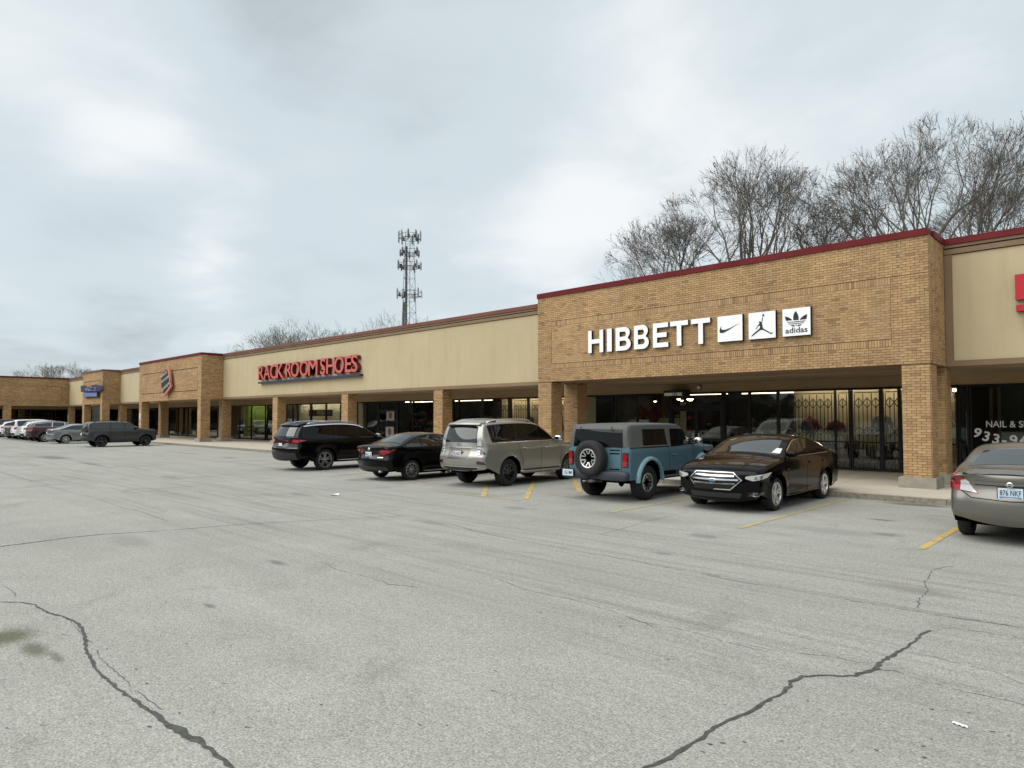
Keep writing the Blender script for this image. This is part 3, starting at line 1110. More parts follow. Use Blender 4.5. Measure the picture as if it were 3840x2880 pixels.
# block letters in a unit box
def glyph(ch, t=0.24, ty=0.19):
    if ch == 'H':
        return [[(0, 0), (t, 0), (t, .41), (1 - t, .41), (1 - t, 0), (1, 0), (1, 1), (1 - t, 1), (1 - t, .60), (t, .60), (t, 1), (0, 1)]]
    if ch == 'I':
        return [[(0, 0), (1, 0), (1, 1), (0, 1)]]
    if ch == 'E':
        return [[(0, 0), (1, 0), (1, ty), (t + .03, ty), (t + .03, .41), (.90, .41), (.90, .60), (t + .03, .60), (t + .03, 1 - ty), (1, 1 - ty), (1, 1), (0, 1)]]
    if ch == 'T':
        return [[(.5 - t / 2, 0), (.5 + t / 2, 0), (.5 + t / 2, 1 - ty), (1, 1 - ty), (1, 1), (0, 1), (0, 1 - ty), (.5 - t / 2, 1 - ty)]]
    if ch == 'B':
        outer = [(0, 0), (.62, 0)] + arc(.62, .27, .38, .27, -90, 60, 8) + arc(.60, .755, .34, .245, -50, 90, 8) + [(0, 1)]
        h1 = [(t + .03, ty)] + arc(.56, .30, .17, .30 - ty, -90, 90, 6) + [(t + .03, .41)]
        h2 = [(t + .03, .60)] + arc(.54, .705, .15, .105, -90, 90, 6) + [(t + .03, 1 - ty)]
        h1 = [(t + .03, ty)] + arc(.58, (ty + .42) / 2, .15, (.42 - ty) / 2, -90, 90, 6) + [(t + .03, .42)]
        h2 = [(t + .03, .59)] + arc(.55, (.59 + 1 - ty) / 2, .14, (1 - ty - .59) / 2, -90, 90, 6) + [(t + .03, 1 - ty)]
        return [outer, h1, h2]


def z8x(zx):
    d = ray(1950 + zx * .5425, 1235)
    return d.x * (YT - .12) / d.y


sg = thing('letter_sign', 'row of seven big white block letters on the tan brick front', 'sign', (-12.5, YT - .12, 4.25))
for ch, a, b in (('H', 470, 577), ('I', 600, 637), ('B', 660, 768), ('B', 787, 893), ('E', 918, 1027), ('T', 1037, 1165), ('T', 1183, 1318)):
    xa, xb = z8x(a), z8x(b)
    me = shape_mesh('letter', glyph(ch, .24 if ch != 'T' else .25), .10, ['white_face', 'ink_black'])
    fit(me, xa, xb - .02, 4.25, 5.06)
    on_wall('letter', me, sg, YT - .068)
LOGO = ((-9.83, -9.01), (-8.83, -8.00), (-7.81, -7.01))
LAB = ('white square sign box bearing a black curved tick mark', 'white square sign box bearing a black leaping player silhouette', 'white square sign box bearing a black three-leaf mark over small lettering')
LB = []
for (xa, xb), lab in zip(LOGO, LAB):
    t_ = thing('logo_sign', lab, 'sign', ((xa + xb) / 2, YT - .1, 4.25), group='white logo boxes on the brick front')
    MB().box(xa, xb, YT - .118, YT - .016, 4.25, 5.055).build('cabinet', 'ink_black', t_, world=True)
    MB().box(xa + .008, xb - .008, YT - .126, YT - .118, 4.258, 5.047).build('face', 'white_face', t_, world=True)
    LB.append(t_)


def logo_part(t_, box, polys, name='mark'):
    xa, xb = box
    pl = [[(xa + u * (xb - xa), 4.25 + w * .805) for u, w in p] for p in polys]
    me = shape_mesh(name, pl, .006, ['ink_black'])
    on_wall(name, me, t_, YT - .1295)


def bez(p0, p1, p2, p3, n=10):
    o_ = []
    for i in range(n + 1):
        t = i / n
        a = (1 - t) ** 3, 3 * t * (1 - t) ** 2, 3 * t * t * (1 - t), t ** 3
        o_.append((sum(k * q[0] for k, q in zip(a, (p0, p1, p2, p3))), sum(k * q[1] for k, q in zip(a, (p0, p1, p2, p3)))))
    return o_


# pixel outlines measured on the three boxes, turned into box fractions
def frac(pts, x0, x1, tl, tr, bl, br):
    o_ = []
    for x, y in pts:
        u = (x - x0) / (x1 - x0)
        top, bot = tl + (tr - tl) * u, bl + (br - bl) * u
        o_.append((u, 1 - (y - top) / (bot - top)))
    return o_


sw = [(540, 428)] + bez((540, 428), (400, 500), (330, 535), (250, 558), 8) + bez((250, 558), (150, 580), (130, 555), (152, 484), 8) + \
    bez((152, 484), (100, 560), (95, 640), (150, 636), 8) + bez((150, 636), (210, 640), (290, 580), (540, 428), 8)[:-1]
logo_part(LB[0], LOGO[0], [frac(sw, 60, 607, 283, 225, 835, 795)])
jm = [(1052, 290), (1064, 290), (1060, 340), (1046, 395), (1040, 420), (1052, 470), (1056, 520), (1075, 545), (1140, 580), (1218, 632), (1275, 625), (1250, 648), (1228, 662), (1200, 645),
      (1120, 600), (1060, 570), (1010, 572), (960, 605), (880, 670), (835, 705), (805, 713), (818, 692), (870, 640), (930, 590), (985, 545), (998, 520), (1000, 485), (978, 475), (945, 510), (922, 548),
      (900, 556), (925, 520), (960, 460), (990, 430), (978, 405), (982, 388), (1000, 382), (1020, 392), (1030, 402)]
ball = [(1072 + 22 * math.cos(t * .5236), 253 + 25 * math.sin(t * .5236)) for t in range(12)]
arm = [(1056, 270), (1068, 272), (1063, 300), (1052, 300)]
J = (745, 1330, 208, 142, 785, 738)
logo_part(LB[1], LOGO[1], [frac(jm, *J)])
logo_part(LB[1], LOGO[1], [frac(ball, *J)], 'ball')
A_ = (1478, 2102, 125, 55, 718, 660)
l1 = bez((1540, 275), (1640, 290), (1680, 330), (1705, 355)) + [(1567, 372)] + bez((1567, 372), (1550, 330), (1545, 300), (1540, 275))[1:-1]
l2 = bez((1780, 158), (1840, 220), (1850, 300), (1842, 352)) + [(1727, 356)] + bez((1727, 356), (1715, 280), (1740, 200), (1780, 158))[1:-1]
l3 = bez((2030, 225), (2025, 270), (2018, 310), (2005, 332)) + [(1866, 345)] + bez((1866, 345), (1900, 290), (1960, 245), (2030, 225))[1:-1]
for p in (l1, l2, l3, [(1585, 396), (1730, 386), (1990, 358), (1980, 374), (1740, 402), (1592, 408)], [(1612, 430), (1740, 424), (1962, 396), (1945, 412), (1745, 438), (1620, 443)],
          [(1660, 464), (1750, 456), (1748, 490), (1700, 488)], [(1766, 456), (1808, 452), (1790, 482)], [(1824, 452), (1915, 438), (1880, 468), (1824, 484)]):
    logo_part(LB[2], LOGO[2], [frac(p, *A_)], 'mark')
me = text_mesh('lettering', 'adidas', .006, ['ink_black'], offset=.012)
xa, xb = LOGO[2]
on_wall('lettering', fit(me, xa + .09, xb - .09, 4.34, 4.50), LB[2], YT - .1295)

# ------------------------------------------------------------------ long stucco shop with red letters
RX0, RX1 = -50.70, HX0
rrs = thing('shop_building', 'long beige stucco shop front with red letters between the two brick towers', 'building', ((RX0 + RX1) / 2, YS, 0))
stucco_bay(rrs, RX0 + .003, RX1 - .003, cop='coping_brown')
for i, xe in enumerate((-42.04, -33.52, -25.10)):
    pier(rrs, xe - .68, xe, YS + .01, YS + .63, 'far')
pier(rrs, -51.42, -50.76, YS + .01, YS + .68, 'far')
header(rrs, RX0, RX1)
shell(rrs, RX0, RX1)
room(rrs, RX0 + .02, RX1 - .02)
storefront(rrs, -50.6, -47.5, [(-49.0, .06)], [1.09, 2.35])
storefront(rrs, -47.48, -37.9, [(-46.46, .14), (-45.74, .12), (-43.82, .20), (-41.76, .12), (-39.9, .06)], [])
storefront(rrs, -37.88, -35.5, [(-36.79, .06)], [])
double_door(rrs, -35.48, -33.42)
storefront(rrs, -33.40, -28.3, [(-31.88, .06), (-30.0, .06)], [])
storefront(rrs, -28.28, -17.45, [(-27.8, .06), (-25.93, .10), (-23.87, .22), (-22.6, .12), (-20.2, .10)], [])
# red channel letters
sg = thing('letter_sign', 'long row of red channel letters over a navy bar on beige stucco', 'sign', (-38.4, YS - .1, 4.3))


def rrx(zx):
    d = ray(950 + zx * .18987, 1380)
    return d.x * (YS - .2) / d.y


RR = (('R', 110, 220), ('A', 220, 345), ('C', 345, 475), ('K', 475, 610), ('R', 655, 770), ('O', 755, 915), ('O', 930, 1100), ('M', 1100, 1280),
      ('S', 1335, 1435), ('H', 1455, 1620), ('O', 1615, 1800), ('E', 1825, 1950), ('S', 1945, 2070))
for ch, a, b in RR:
    me = text_mesh('letter', ch, .26, ['letter_red', 'letter_red_side'], offset=.012)
    big = 1.0
    fit(me, rrx(a), rrx(b), 4.50 - (.02 if ch in 'OCS' else 0), 5.44 + (.02 if ch in 'OCS' else 0))
    on_wall('letter', me, sg, YS - .125)
mb = MB()
xa, xb = rrx(100), rrx(2105)
mb.box(xa, xb, YS - .22, YS + .015, 4.24, 4.36)
mb.build('bar', 'sign_navy', sg, world=True)

# ------------------------------------------------------------------ nail salon bay at the right
NX0, NX1 = HX1, 9.0
nail = thing('shop_building', 'beige stucco nail salon bay with red letters at the right edge', 'building', ((NX0 + NX1) / 2, YS, 0))
stucco_bay(nail, NX0 + .018, NX1, frame_w=True)
header(nail, NX0, NX1)
shell(nail, NX0, NX1)
room(nail, NX0 - .4, NX1 - .02)
storefront(nail, -4.50, -4.22, [], [1.09])
storefront(nail, -4.20, 2.0, [(-1.2, .08)], [])
storefront(nail, 2.02, 8.9, [(5.0, .08)], [])
pier(nail, 4.2, 4.85, YS + .01, YS + .62, 'far')
sg = thing('letter_sign', 'glossy red letters on the beige panel at the right edge', 'sign', (-1.0, YS - .1, 4.3))
me = shape_mesh('letter', [[(0, .06), (.05, 0), (.3, 0), (.3, 1), (0, 1)], ], .12, ['sign_red', 'letter_red_side'])
on_wall('letter', fit(shape_mesh('letter', glyph('E', .34, .24), .12, ['sign_red', 'letter_red_side']), -2.57, -2.02, 4.89, 5.53), sg, YS - .055)
on_wall('letter', fit(shape_mesh('letter', glyph('T', .30, .24), .12, ['sign_red', 'letter_red_side']), -2.56, -2.02, 4.10, 4.76), sg, YS - .055)
# window lettering
wl = thing('window_lettering', 'white vinyl shop name and phone number on the salon window', 'lettering', (-3.5, YG - .01, 1.3))
me = text_mesh('lettering', 'NAIL & SPA', .002, ['vinyl_white'], offset=.006)
on_wall('lettering', fit(me, -3.80, -2.62, 1.63, 1.825), wl, YG - .007)
for ch, x, z, t in (('9', -4.02, 1.46, -18), ('3', -3.80, 1.36, -14), ('3', -3.56, 1.29, -9), ('-', -3.36, 1.27, -4), ('9', -3.14, 1.26, 0), ('4', -2.9, 1.27, 5)):
    me = text_mesh('digit', ch, .002, ['vinyl_white'], size=.40, offset=.010)
    xs_ = [v.co.x for v in me.vertices]
    for v_ in me.vertices:
        v_.co.x -= (min(xs_) + max(xs_)) / 2
        v_.co.y -= .14
    o = link('digit', me, wl, Vector((x, YG - .007, z)) - world_off(wl), (math.pi / 2, rad(-t), 0))

# ------------------------------------------------------------------ second brick tower (diamond sign)
TX0, TX1 = -64.5, -50.70
tw = thing('shop_building', 'tan brick tower front carrying the diamond shaped shoe sign', 'building', ((TX0 + TX1) / 2, YT, 0))
far_tower(tw, TX0, TX1)
coping(tw, TX0 - .02, TX1, YT, YS - .09, east=True, mat='coping_red')
pier(tw, -64.5, -63.85, YT + .01, YT + .64, 'far')
pier(tw, -51.36, -50.72, YT + .01, YT + .68, 'far')
pier(tw, -64.5, -63.85, YS + .01, YS + .64, 'far')
header(tw, TX0, TX1)
shell(tw, TX0, TX1)
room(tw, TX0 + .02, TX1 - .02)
storefront(tw, -64.3, -60.0, [(-62.0, .08)], [1.09])
double_door(tw, -59.98, -57.6)
storefront(tw, -57.58, -50.9, [(-55.6, .10), (-53.4, .10)], [1.09])
P('merch_pale', (0.62, 0.62, 0.60), 0.6)
ds = thing('diamond_sign', 'tilted diamond sign with white letters on dark red and a salmon rim', 'sign', (-57.5, YT - .2, 4.8))
# outline corners measured in px on the wall plane
def dwall(zx, zy, y):
    d = ray(590 + zx * .07231, 1370 + zy * .07231)
    t = y / d.y
    return (d.x * t, CAM_H + d.z * t)


dia = [dwall(*q, YT - .2) for q in ((640, 60), (705, 420), (750, 850), (785, 1090), (600, 1360), (395, 1630), (405, 1510), (560, 1290), (690, 1080), (690, 850), (650, 450), (590, 200))]
on_wall('rim', shape_mesh('rim', [dia], .12, ['salmon', 'salmon']), ds, YT - .245)
dia2 = [dwall(*q, YT - .28) for q in ((600, 200), (660, 600), (735, 1000), (690, 1130), (380, 1530), (330, 1440), (215, 1100), (195, 680), (360, 360), (480, 200))]
on_wall('panel', shape_mesh('panel', [dia2], .03, ['letter_red_side', 'letter_red_side']), ds, YT - .285)
dia3 = [dwall(*q, YT - .3) for q in ((500, 440), (560, 560), (640, 850), (650, 1050), (500, 1250), (360, 1380), (290, 1150), (230, 950), (230, 640), (330, 440))]
on_wall('panel', shape_mesh('panel', [dia3], .02, ['ink_black', 'ink_black']), ds, YT - .312)
for word, q0, q1, dz in (('RACK', (215, 640), (520, 380), 150), ('ROOM', (225, 930), (620, 620), 190), ('SHOES', (270, 1330), (650, 960), 190)):
    n = len(word)
    for i, ch in enumerate(word):
        t0, t1 = i / n, (i + .70) / n
        pa = (q0[0] + (q1[0] - q0[0]) * t0, q0[1] + (q1[1] - q0[1]) * t0)
        pb = (q0[0] + (q1[0] - q0[0]) * t1, q0[1] + (q1[1] - q0[1]) * t1)
        a_, b_, c_ = dwall(*pa, YT - .34), dwall(*pb, YT - .34), dwall(pa[0], pa[1] - dz * .72, YT - .34)
        me = text_mesh('letter', ch, .03, ['merch_pale'], offset=.0)
        fit(me, 0, 1, 0, 1)
        for v_ in me.vertices:
            u_, w_ = v_.co.x, v_.co.y
            v_.co.x = a_[0] + (b_[0] - a_[0]) * u_ + (c_[0] - a_[0]) * w_
            v_.co.y = a_[1] + (b_[1] - a_[1]) * u_ + (c_[1] - a_[1]) * w_
        on_wall('letter', me, ds, YT - .338)

# ------------------------------------------------------------------ beige bay, blue-sign tower, beige bay
def bay_building(x0, x1, label, piers, mull, cop='coping_brown'):
    t_ = thing('shop_building', label, 'building', ((x0 + x1) / 2, YS, 0))
    stucco_bay(t_, x0 + .003, x1 - .003, cop=cop)
    for a, b in piers:
        pier(t_, a, b, YS + .01, YS + .64, 'far')
    header(t_, x0, x1)
    shell(t_, x0, x1)
    room(t_, x0 + .02, x1 - .02)
    storefront(t_, x0 + .1, x1 - .1, mull, [])
    return t_


BX0, BX1 = -82.85, -75.60
bay_building(BX1, TX0, 'narrow beige bay between the diamond sign tower and the blue sign tower', [(-76.2, -75.52)], [(-72, .1), (-69.5, .12), (-67, .1)])
bt = thing('shop_building', 'narrow tan brick tower carrying the navy and pale blue sign', 'building', ((BX0 + BX1) / 2, YT, 0))
far_tower(bt, BX0, BX1)
coping(bt, BX0 - .02, BX1, YT, YS - .09, east=True, mat='coping_brown')
pier(bt, -82.83, -82.1, YT + .01, YT + .64, 'far')
pier(bt, -76.3, -75.62, YT + .01, YT + .68, 'far')
header(bt, BX0, BX1)
shell(bt, BX0, BX1)
room(bt, BX0 + .02, BX1 - .02)
storefront(bt, BX0 + .1, BX1 - .1, [(-80, .1), (-78, .1)], [])
WX = -95.76
bay_building(WX, BX0, 'beige bay in the inner corner beside the projecting brick wing', [(-96.3, -95.6)], [(-92, .1), (-88, .1), (-85.5, .1)])
bsn = thing('blue_sign', 'navy script sign above a pale blue box on the narrow brick tower', 'sign', (-78.5, YT - .3, 4.0))


def cw(zx, zy, y=YT - .3):
    d = ray(zx * .18083, 1350 + zy * .18083)
    t = y / d.y
    return (d.x * t, CAM_H + d.z * t)


pl = [cw(*q) for q in ((1675, 660), (1672, 535), (1725, 530), (1735, 560), (1860, 560), (1920, 515), (1990, 510), (2030, 535), (2095, 540), (2105, 600), (2060, 650), (1900, 660), (1740, 668))]
on_wall('script_panel', shape_mesh('script_panel', [pl], .25, ['sign_navy', 'sign_navy']), bsn, YT - .17)
pl = [cw(*q) for q in ((1725, 680), (2005, 675), (2005, 755), (1725, 765))]
on_wall('lower_box', shape_mesh('lower_box', [pl], .22, ['sign_paleblue', 'sign_navy']), bsn, YT - .18)
pl = [cw(*q, YT - .1) for q in ((2005, 690), (2060, 690), (2060, 755), (1770, 775), (1770, 760), (2005, 752))]
on_wall('shadow_box', shape_mesh('shadow_box', [pl], .10, ['sign_navy', 'sign_navy']), bsn, YT - .10)
st_ = MB()
for path in (((1740, 640), (1790, 590), (1800, 640), (1830, 600), (1850, 640)), ((1860, 620), (1880, 580), (1915, 575), (1915, 625), (1880, 635), (1865, 605)), ((1995, 570), (1960, 575), (1985, 600), (1990, 630), (1945, 635))):
    st_.tube([(cw(*q)[0], YT - .31, cw(*q)[1]) for q in path], .055, 5)
st_.build('script_strokes', 'sign_paleblue', bsn, world=True)

# ------------------------------------------------------------------ projecting brick wing at the far left
wing = thing('shop_building', 'projecting brick wing with green-lit windows at the far left', 'building', (WX, 10, 0))
WY0, WY1 = -14.0, YS - .02
wx = WX
# stands across the end of the row, facing the camera side
MB().box(wx - .3, wx - .03, WY0, WY1, ZB, ZT).build('fascia_wall', 'brick_far', wing, world=True)
for a, b, c, d in ((WY0, WY1, 5.67, ZT), (WY0, WY1, ZB, 3.94), (WY0, WY0 + 3, 3.94, 5.67), (WY1 - .7, WY1, 3.94, 5.67), (WY0 + 3.045, WY1 - .745, 3.985, 5.625)):
    MB().box(wx - .03, wx, a, b, c, d).build('fascia_wall', 'brick_far', wing, world=True)
n = 10
for i in range(n):
    a = WY0 + (WY1 - WY0) * i / n
    b = WY0 + (WY1 - WY0) * (i + 1) / n
    MB().box(wx - .4, wx + .055, a + .002, b - .002, ZT - .01, 6.74).build('coping', 'coping_red', wing, world=True)
for y in (15.35, 6.8, -1.6):
    p = MB().box(wx - .65, wx - .01, y - .75, y, .40, ZB).build('pier', 'brick_far', wing, world=True)
    MB().box(wx - .75, wx + .09, y - .85, y + .1, .13, .398).build('concrete_base', 'concrete', p)
wg = wx - 3.4
MB().box(wg, wx - .3, WY0, 24.4, ZB - .02, ZB + .05).build('soffit', 'soffit', wing, world=True)
MB().box(wg - .3, wg + .02, WY0, 24.4, 2.93, ZB - .03).build('header_panel', 'header_tan', wing, world=True)
MB().box(wg - .6, wg - .4, WY0, 24.4, .13, 2.93).build('window_backing', 'panel_green', wing, world=True)
f = MB()
ys_ = [WY0, -6, -3, 0, 3, 6, 8, 10.5, 13, 15.5, 17.8, 20.0, 22.2, 24.3]
for y in ys_:
    f.box(wg - .06, wg + .06, y - .05, y + .05, .13, 2.93)
for z in (.17, 1.9, 2.89):
    f.box(wg - .05, wg + .05, WY0, 24.4, z - .04, z + .04)
fr_ = f.build('window_frame', 'frame_bronze', wing, world=True)
for a, b in zip(ys_[:-1], ys_[1:]):
    MB().box(wg - .004, wg + .004, a + .05, b - .05, .21, 1.86).build('pane', 'shop_glass', fr_)
    MB().box(wg - .004, wg + .004, a + .05, b - .05, 1.94, 2.85).build('pane', 'shop_glass', fr_)
MB().box(wx - 16, wx - 3.8, WY0, 38, 0, 6.2).build('rear_wall', 'block_wall', wing, world=True)
MB().box(wx - 3.78, wx - .42, WY0 + .01, 24, 5.9, 6.15).build('roof', 'roof_gravel', wing, world=True)
wk = MB().box(wx - 3.4, wx + 4.0, WY0, YK + .1, 0, .125).build('pavement', 'aggregate')
tag(wk, 'concrete pavement along the brick wing', kind='structure')

# ------------------------------------------------------------------ things under the canopy and behind the glass
def gate(x0, x1, y, label):
    t_ = thing('security_gate', label, 'gate', ((x0 + x1) / 2, y, .13), group='folding steel gates behind the glass')
    v_ = MB()
    n_ = max(2, round((x1 - x0) / .13))
    st = (x1 - x0) / n_
    for i in range(n_ + 1):
        x = x0 + i * st
        v_.box(x - .012, x + .012, y - .008, y + .008, .16, 2.74 if i % 2 == 0 else 2.55)
    v_.build('upright_bars', 'gate_steel', t_, world=True)
    d_ = MB()
    for zc_ in (2.42, 1.45, .52):
        for i in range(0, n_ - 1, 2):
            xa, xm, xb = x0 + i * st, x0 + (i + 1) * st, x0 + (i + 2) * st
            for p, q in (((xa, zc_), (xm, zc_ + .17)), ((xm, zc_ + .17), (xb, zc_)), ((xb, zc_), (xm, zc_ - .17)), ((xm, zc_ - .17), (xa, zc_))):
                d_.bar((p[0], y - .014, p[1]), (q[0], y - .014, q[1]), .028)
    d_.build('lattice', 'gate_steel', t_, world=True)
    r_ = MB().box(x0, x1, y - .02, y + .02, 2.76, 2.79).box(x0, x1, y - .02, y + .02, .13, .16)
    r_.build('track', 'gate_steel', t_, world=True)


gate(-9.80, -8.16, YG + .16, 'folding steel gate over the widest tan lit pane, left of the near pier')
gate(-8.05, -7.66, YG + .16, 'narrow strip of folding steel gate in the slim pane by the wide mullion')
gate(-7.54, -6.74, YG + .16, 'folding steel gate in the middle pane two panes left of the near pier')
gate(-6.58, -4.75, YG + .16, 'folding steel gate beside the near brick pier')
gate(-25.4, -24.0, YG + .16, 'folding steel gate in the pane left of the wide mullion behind the tan SUV')
gate(-23.7, -22.7, YG + .16, 'folding steel gate in the pane right of the wide mullion behind the tan SUV')
gate(-22.5, -20.3, YG + .16, 'folding steel gate just left of the brick tower pier')


def panel(x0, x1, y, z0, z1, mat, label, cat='screen', th=.03):
    return tag(MB().box(x0, x1, y, y + th, z0, z1).build('backdrop_screen', mat), label, cat)


panel(-9.95, -4.75, YG + 1.1, .135, 2.95, 'backdrop_tan', 'tan display backdrop glowing behind the steel gates at right')
panel(-25.5, -19.2, YG + 1.0, .135, 2.95, 'backdrop_tan', 'tan display backdrop behind the gates above the tan SUV')
panel(-14.9, -14.62, YG + 1.3, .135, 2.6, 'backdrop_tan', 'slim tan backdrop strip left of the shop door')
panel(-16.0, -14.95, YG + 1.3, .135, 1.9, 'backdrop_tan', 'low tan backdrop in the window left of the shop door')
panel(-47.4, -38.6, YG + .9, .135, 2.95, 'backdrop_grey', 'pale grey backdrop filling the window behind the black SUV roof')
panel(-50.5, -48.2, YG + 1.6, .135, 2.95, 'backdrop_grey', 'pale backdrop in the window beside the diamond sign tower')
panel(-58.5, -52.5, YG + 1.6, .135, 2.95, 'backdrop_green', 'lime green wall inside the window right of the diamond sign tower')
panel(-43.9, -41.0, YG + .55, .135, 1.72, 'wood_tan', 'tan wooden board leaning low in the pale window')


def strip_light(x0, x1, y, z, label, mat='tube_light'):
    t_ = thing('strip_light', label, 'light', ((x0 + x1) / 2, y, z))
    MB().box(x0, x1, y - .05, y + .05, z + .03, z + .07).build('housing', 'paper_white', t_, world=True)
    mb = MB()
    mb.tube([(x0 + .03, y, z), (x1 - .03, y, z)], .022, 8)
    mb.build('tube', mat, t_, world=True)
    MB().box(x0, x0 + .03, y - .03, y + .03, z - .03, z + .03).box(x1 - .03, x1, y - .03, y + .03, z - .03, z + .03).build('socket', 'paper_white', t_, world=True)


for i, (a, b) in enumerate(((-9.7, -7.2), (-7.1, -4.8))):
    strip_light(a, b, YG + .62, 2.93, ('strip light over the gated windows, next to the shop entrance', 'strip light over the gated windows, next to the near pier')[i])
strip_light(-25.3, -20.5, YG + .55, 2.93, 'strip light over the gated window behind the tan SUV')
strip_light(-16.6, -13.6, YG + 3.2, 2.965, 'added strip light brightening the back of the shop over the blue off-roader', 'fill_tube')  # this and the next three are added to lift the dark interiors
strip_light(-13.2, -10.4, YG + 3.6, 2.965, 'added strip light brightening the back of the shop behind the glass doors', 'fill_tube')
strip_light(-36.5, -32.6, YG + 3.4, 2.965, 'added strip light brightening the back of the shop behind the postered door', 'fill_tube')
strip_light(-32.2, -28.6, YG + 3.4, 2.965, 'added strip light brightening the back of the shop right of the postered door', 'fill_tube')
strip_light(-57.5, -53.0, YG + .7, 2.92, 'strip light inside the lime green window')
strip_light(-46.8, -39.5, YG + .45, 2.93, 'strip light over the pale grey window')


def pendant(x, y, z, label, r=.09, mat='lamp_warm'):
    t_ = thing('ceiling_lamp', label, 'lamp', (x, y, z), group='lamps inside the shops')
    mb = MB().lathe([(.02, .16), (r * .6, .13), (r * 1.15, .02), (r * 1.1, 0)], 14, 'z', (x, y, z))
    mb.build('shade', 'black_metal', t_, world=True)
    MB().blob((x, y, z), (r, r, r * .6), 2, 10, 6).build('bulb', mat, t_, world=True)
    MB().tube([(x, y, z + .15), (x, y, 3.0)], .006, 4).build('cord', 'black_metal', t_, world=True)


for i, (zx, zy, dy, r) in enumerate(((985, 290, 2.0, .09), (1030, 320, 2.6, .07), (1330, 310, 2.2, .07), (1755, 270, 2.4, .08), (1810, 295, 3.0, .07), (1960, 270, 1.8, .14))):
    d = ray(2180 + zx * .20796, 1440 + zy * .20796)
    t = (YG + dy) / d.y
    pendant(d.x * t, YG + dy, min(CAM_H + d.z * t, 2.8), 'glowing lamp %s inside the shop with white letters' % ('in a cluster', 'just right of the cluster', 'above the low tan backdrop', 'at the left of the door transom', 'second in the door transom', 'largest in the door transom')[i], r)
for i, zx in enumerate((1320, 1705)):
    d = ray(1330 + zx * .1492, 1480 + 165 * .1492)
    t = (YG + 1.6) / d.y
    x, y = d.x * t, YG + 1.6
    t_ = thing('ceiling_light', ('oval ceiling light left of its twin in the red-lettered shop', 'oval ceiling light nearest the pier in the red-lettered shop')[i], 'light', (x, y, 2.95))
    MB().lathe([(.24, .05), (.24, .02), (.22, 0)], 18, 'z', (x, y, 2.955)).build('rim', 'paper_white', t_, world=True)
    MB().blob((x, y, 2.955), (.21, .21, .06), 2, 14, 6).build('diffuser', 'lamp_white', t_, world=True)

MERCH = ('merch_red', 'merch_white', 'merch_tan', 'merch_dark', 'merch_olive')


def rack(x0, x1, y, h, seed, label, levels=4, palette=(0, 1, 2, 3, 3, 4)):
    rr = random.Random(seed)
    t_ = thing('display_rack', label, 'rack', ((x0 + x1) / 2, y, .13))
    f = MB()
    for x in (x0, x1 - .04):
        f.box(x, x + .04, y, y + .04, .13, h)
        f.box(x, x + .04, y + .4, y + .44, .13, h)
    f.build('upright', 'black_metal', t_, world=True)
    mm = MB()
    for k in range(levels):
        z = .35 + (h - .5) * k / max(1, levels - 1)
        MB().box(x0 + .04, x1 - .04, y + .01, y + .43, z - .02, z).build('shelf', 'merch_dark', t_, world=True)
        x = x0 + .06
        while x < x1 - .2:
            w = rr.uniform(.10, .26)
            hh = rr.uniform(.10, .30)
            if rr.random() < .85:
                c = (x + w / 2, y + .2, z + .006 + hh / 2)
                mm.blob(c, (w * .48, .12, hh / 2), rr.choice((2.2, 3, 6)), 8, 6, palette[rr.randrange(len(palette))])
            x += w + .02
    o_ = mm.build('merchandise', list(MERCH), t_, smooth=True, world=True)
    tag(o_, kind='stuff')


rack(-17.0, -14.9, YG + 2.2, 1.9, 1, 'dark display rack in the window behind the blue off-roader', 4, (0, 3, 3, 3, 0, 4))
rack(-14.0, -12.4, YG + 1.6, 1.7, 2, 'merchandise rack seen through the glass doors', 4)
rack(-12.1, -10.2, YG + .9, 1.75, 3, 'crowded shoe rack in the window right of the doors', 5)
rack(-12.0, -10.3, YG + 2.5, 2.5, 13, 'tall wall rack further back right of the doors', 6, (2, 2, 4, 3, 1))
rack(-9.6, -7.4, YG + .55, 1.0, 4, 'low rack behind the gate left of the wide mullion', 3, (3, 3, 0, 4, 1))
rack(-7.2, -5.0, YG + .55, .95, 5, 'low rack behind the gate beside the near pier', 3, (3, 3, 4, 1))
rack(-37.5, -35.6, YG + 1.2, 1.8, 6, 'rack in the window left of the glass door behind the black sedan', 4, (0, 4, 2, 3))
rack(-35.2, -33.6, YG + 2.2, 2.2, 7, 'red toned rack seen through the door behind the black sedan', 5, (0, 0, 3, 4))
rack(-33.2, -30.6, YG + 1.0, 1.6, 8, 'rack of red goods right of the door behind the black sedan', 4, (0, 0, 3, 4, 1))
rack(-30.4, -28.6, YG + 1.2, 1.7, 9, 'dark rack beside the pier behind the black sedan', 4, (3, 3, 4, 1))
rack(-28.0, -26.1, YG + 1.5, 1.9, 10, 'dark rack in the window left of the gates above the tan SUV', 4, (3, 3, 4, 2))
rack(-56.5, -53.0, YG + 1.0, 1.2, 12, 'low rack in the lime green window', 3, (1, 1, 4, 3))


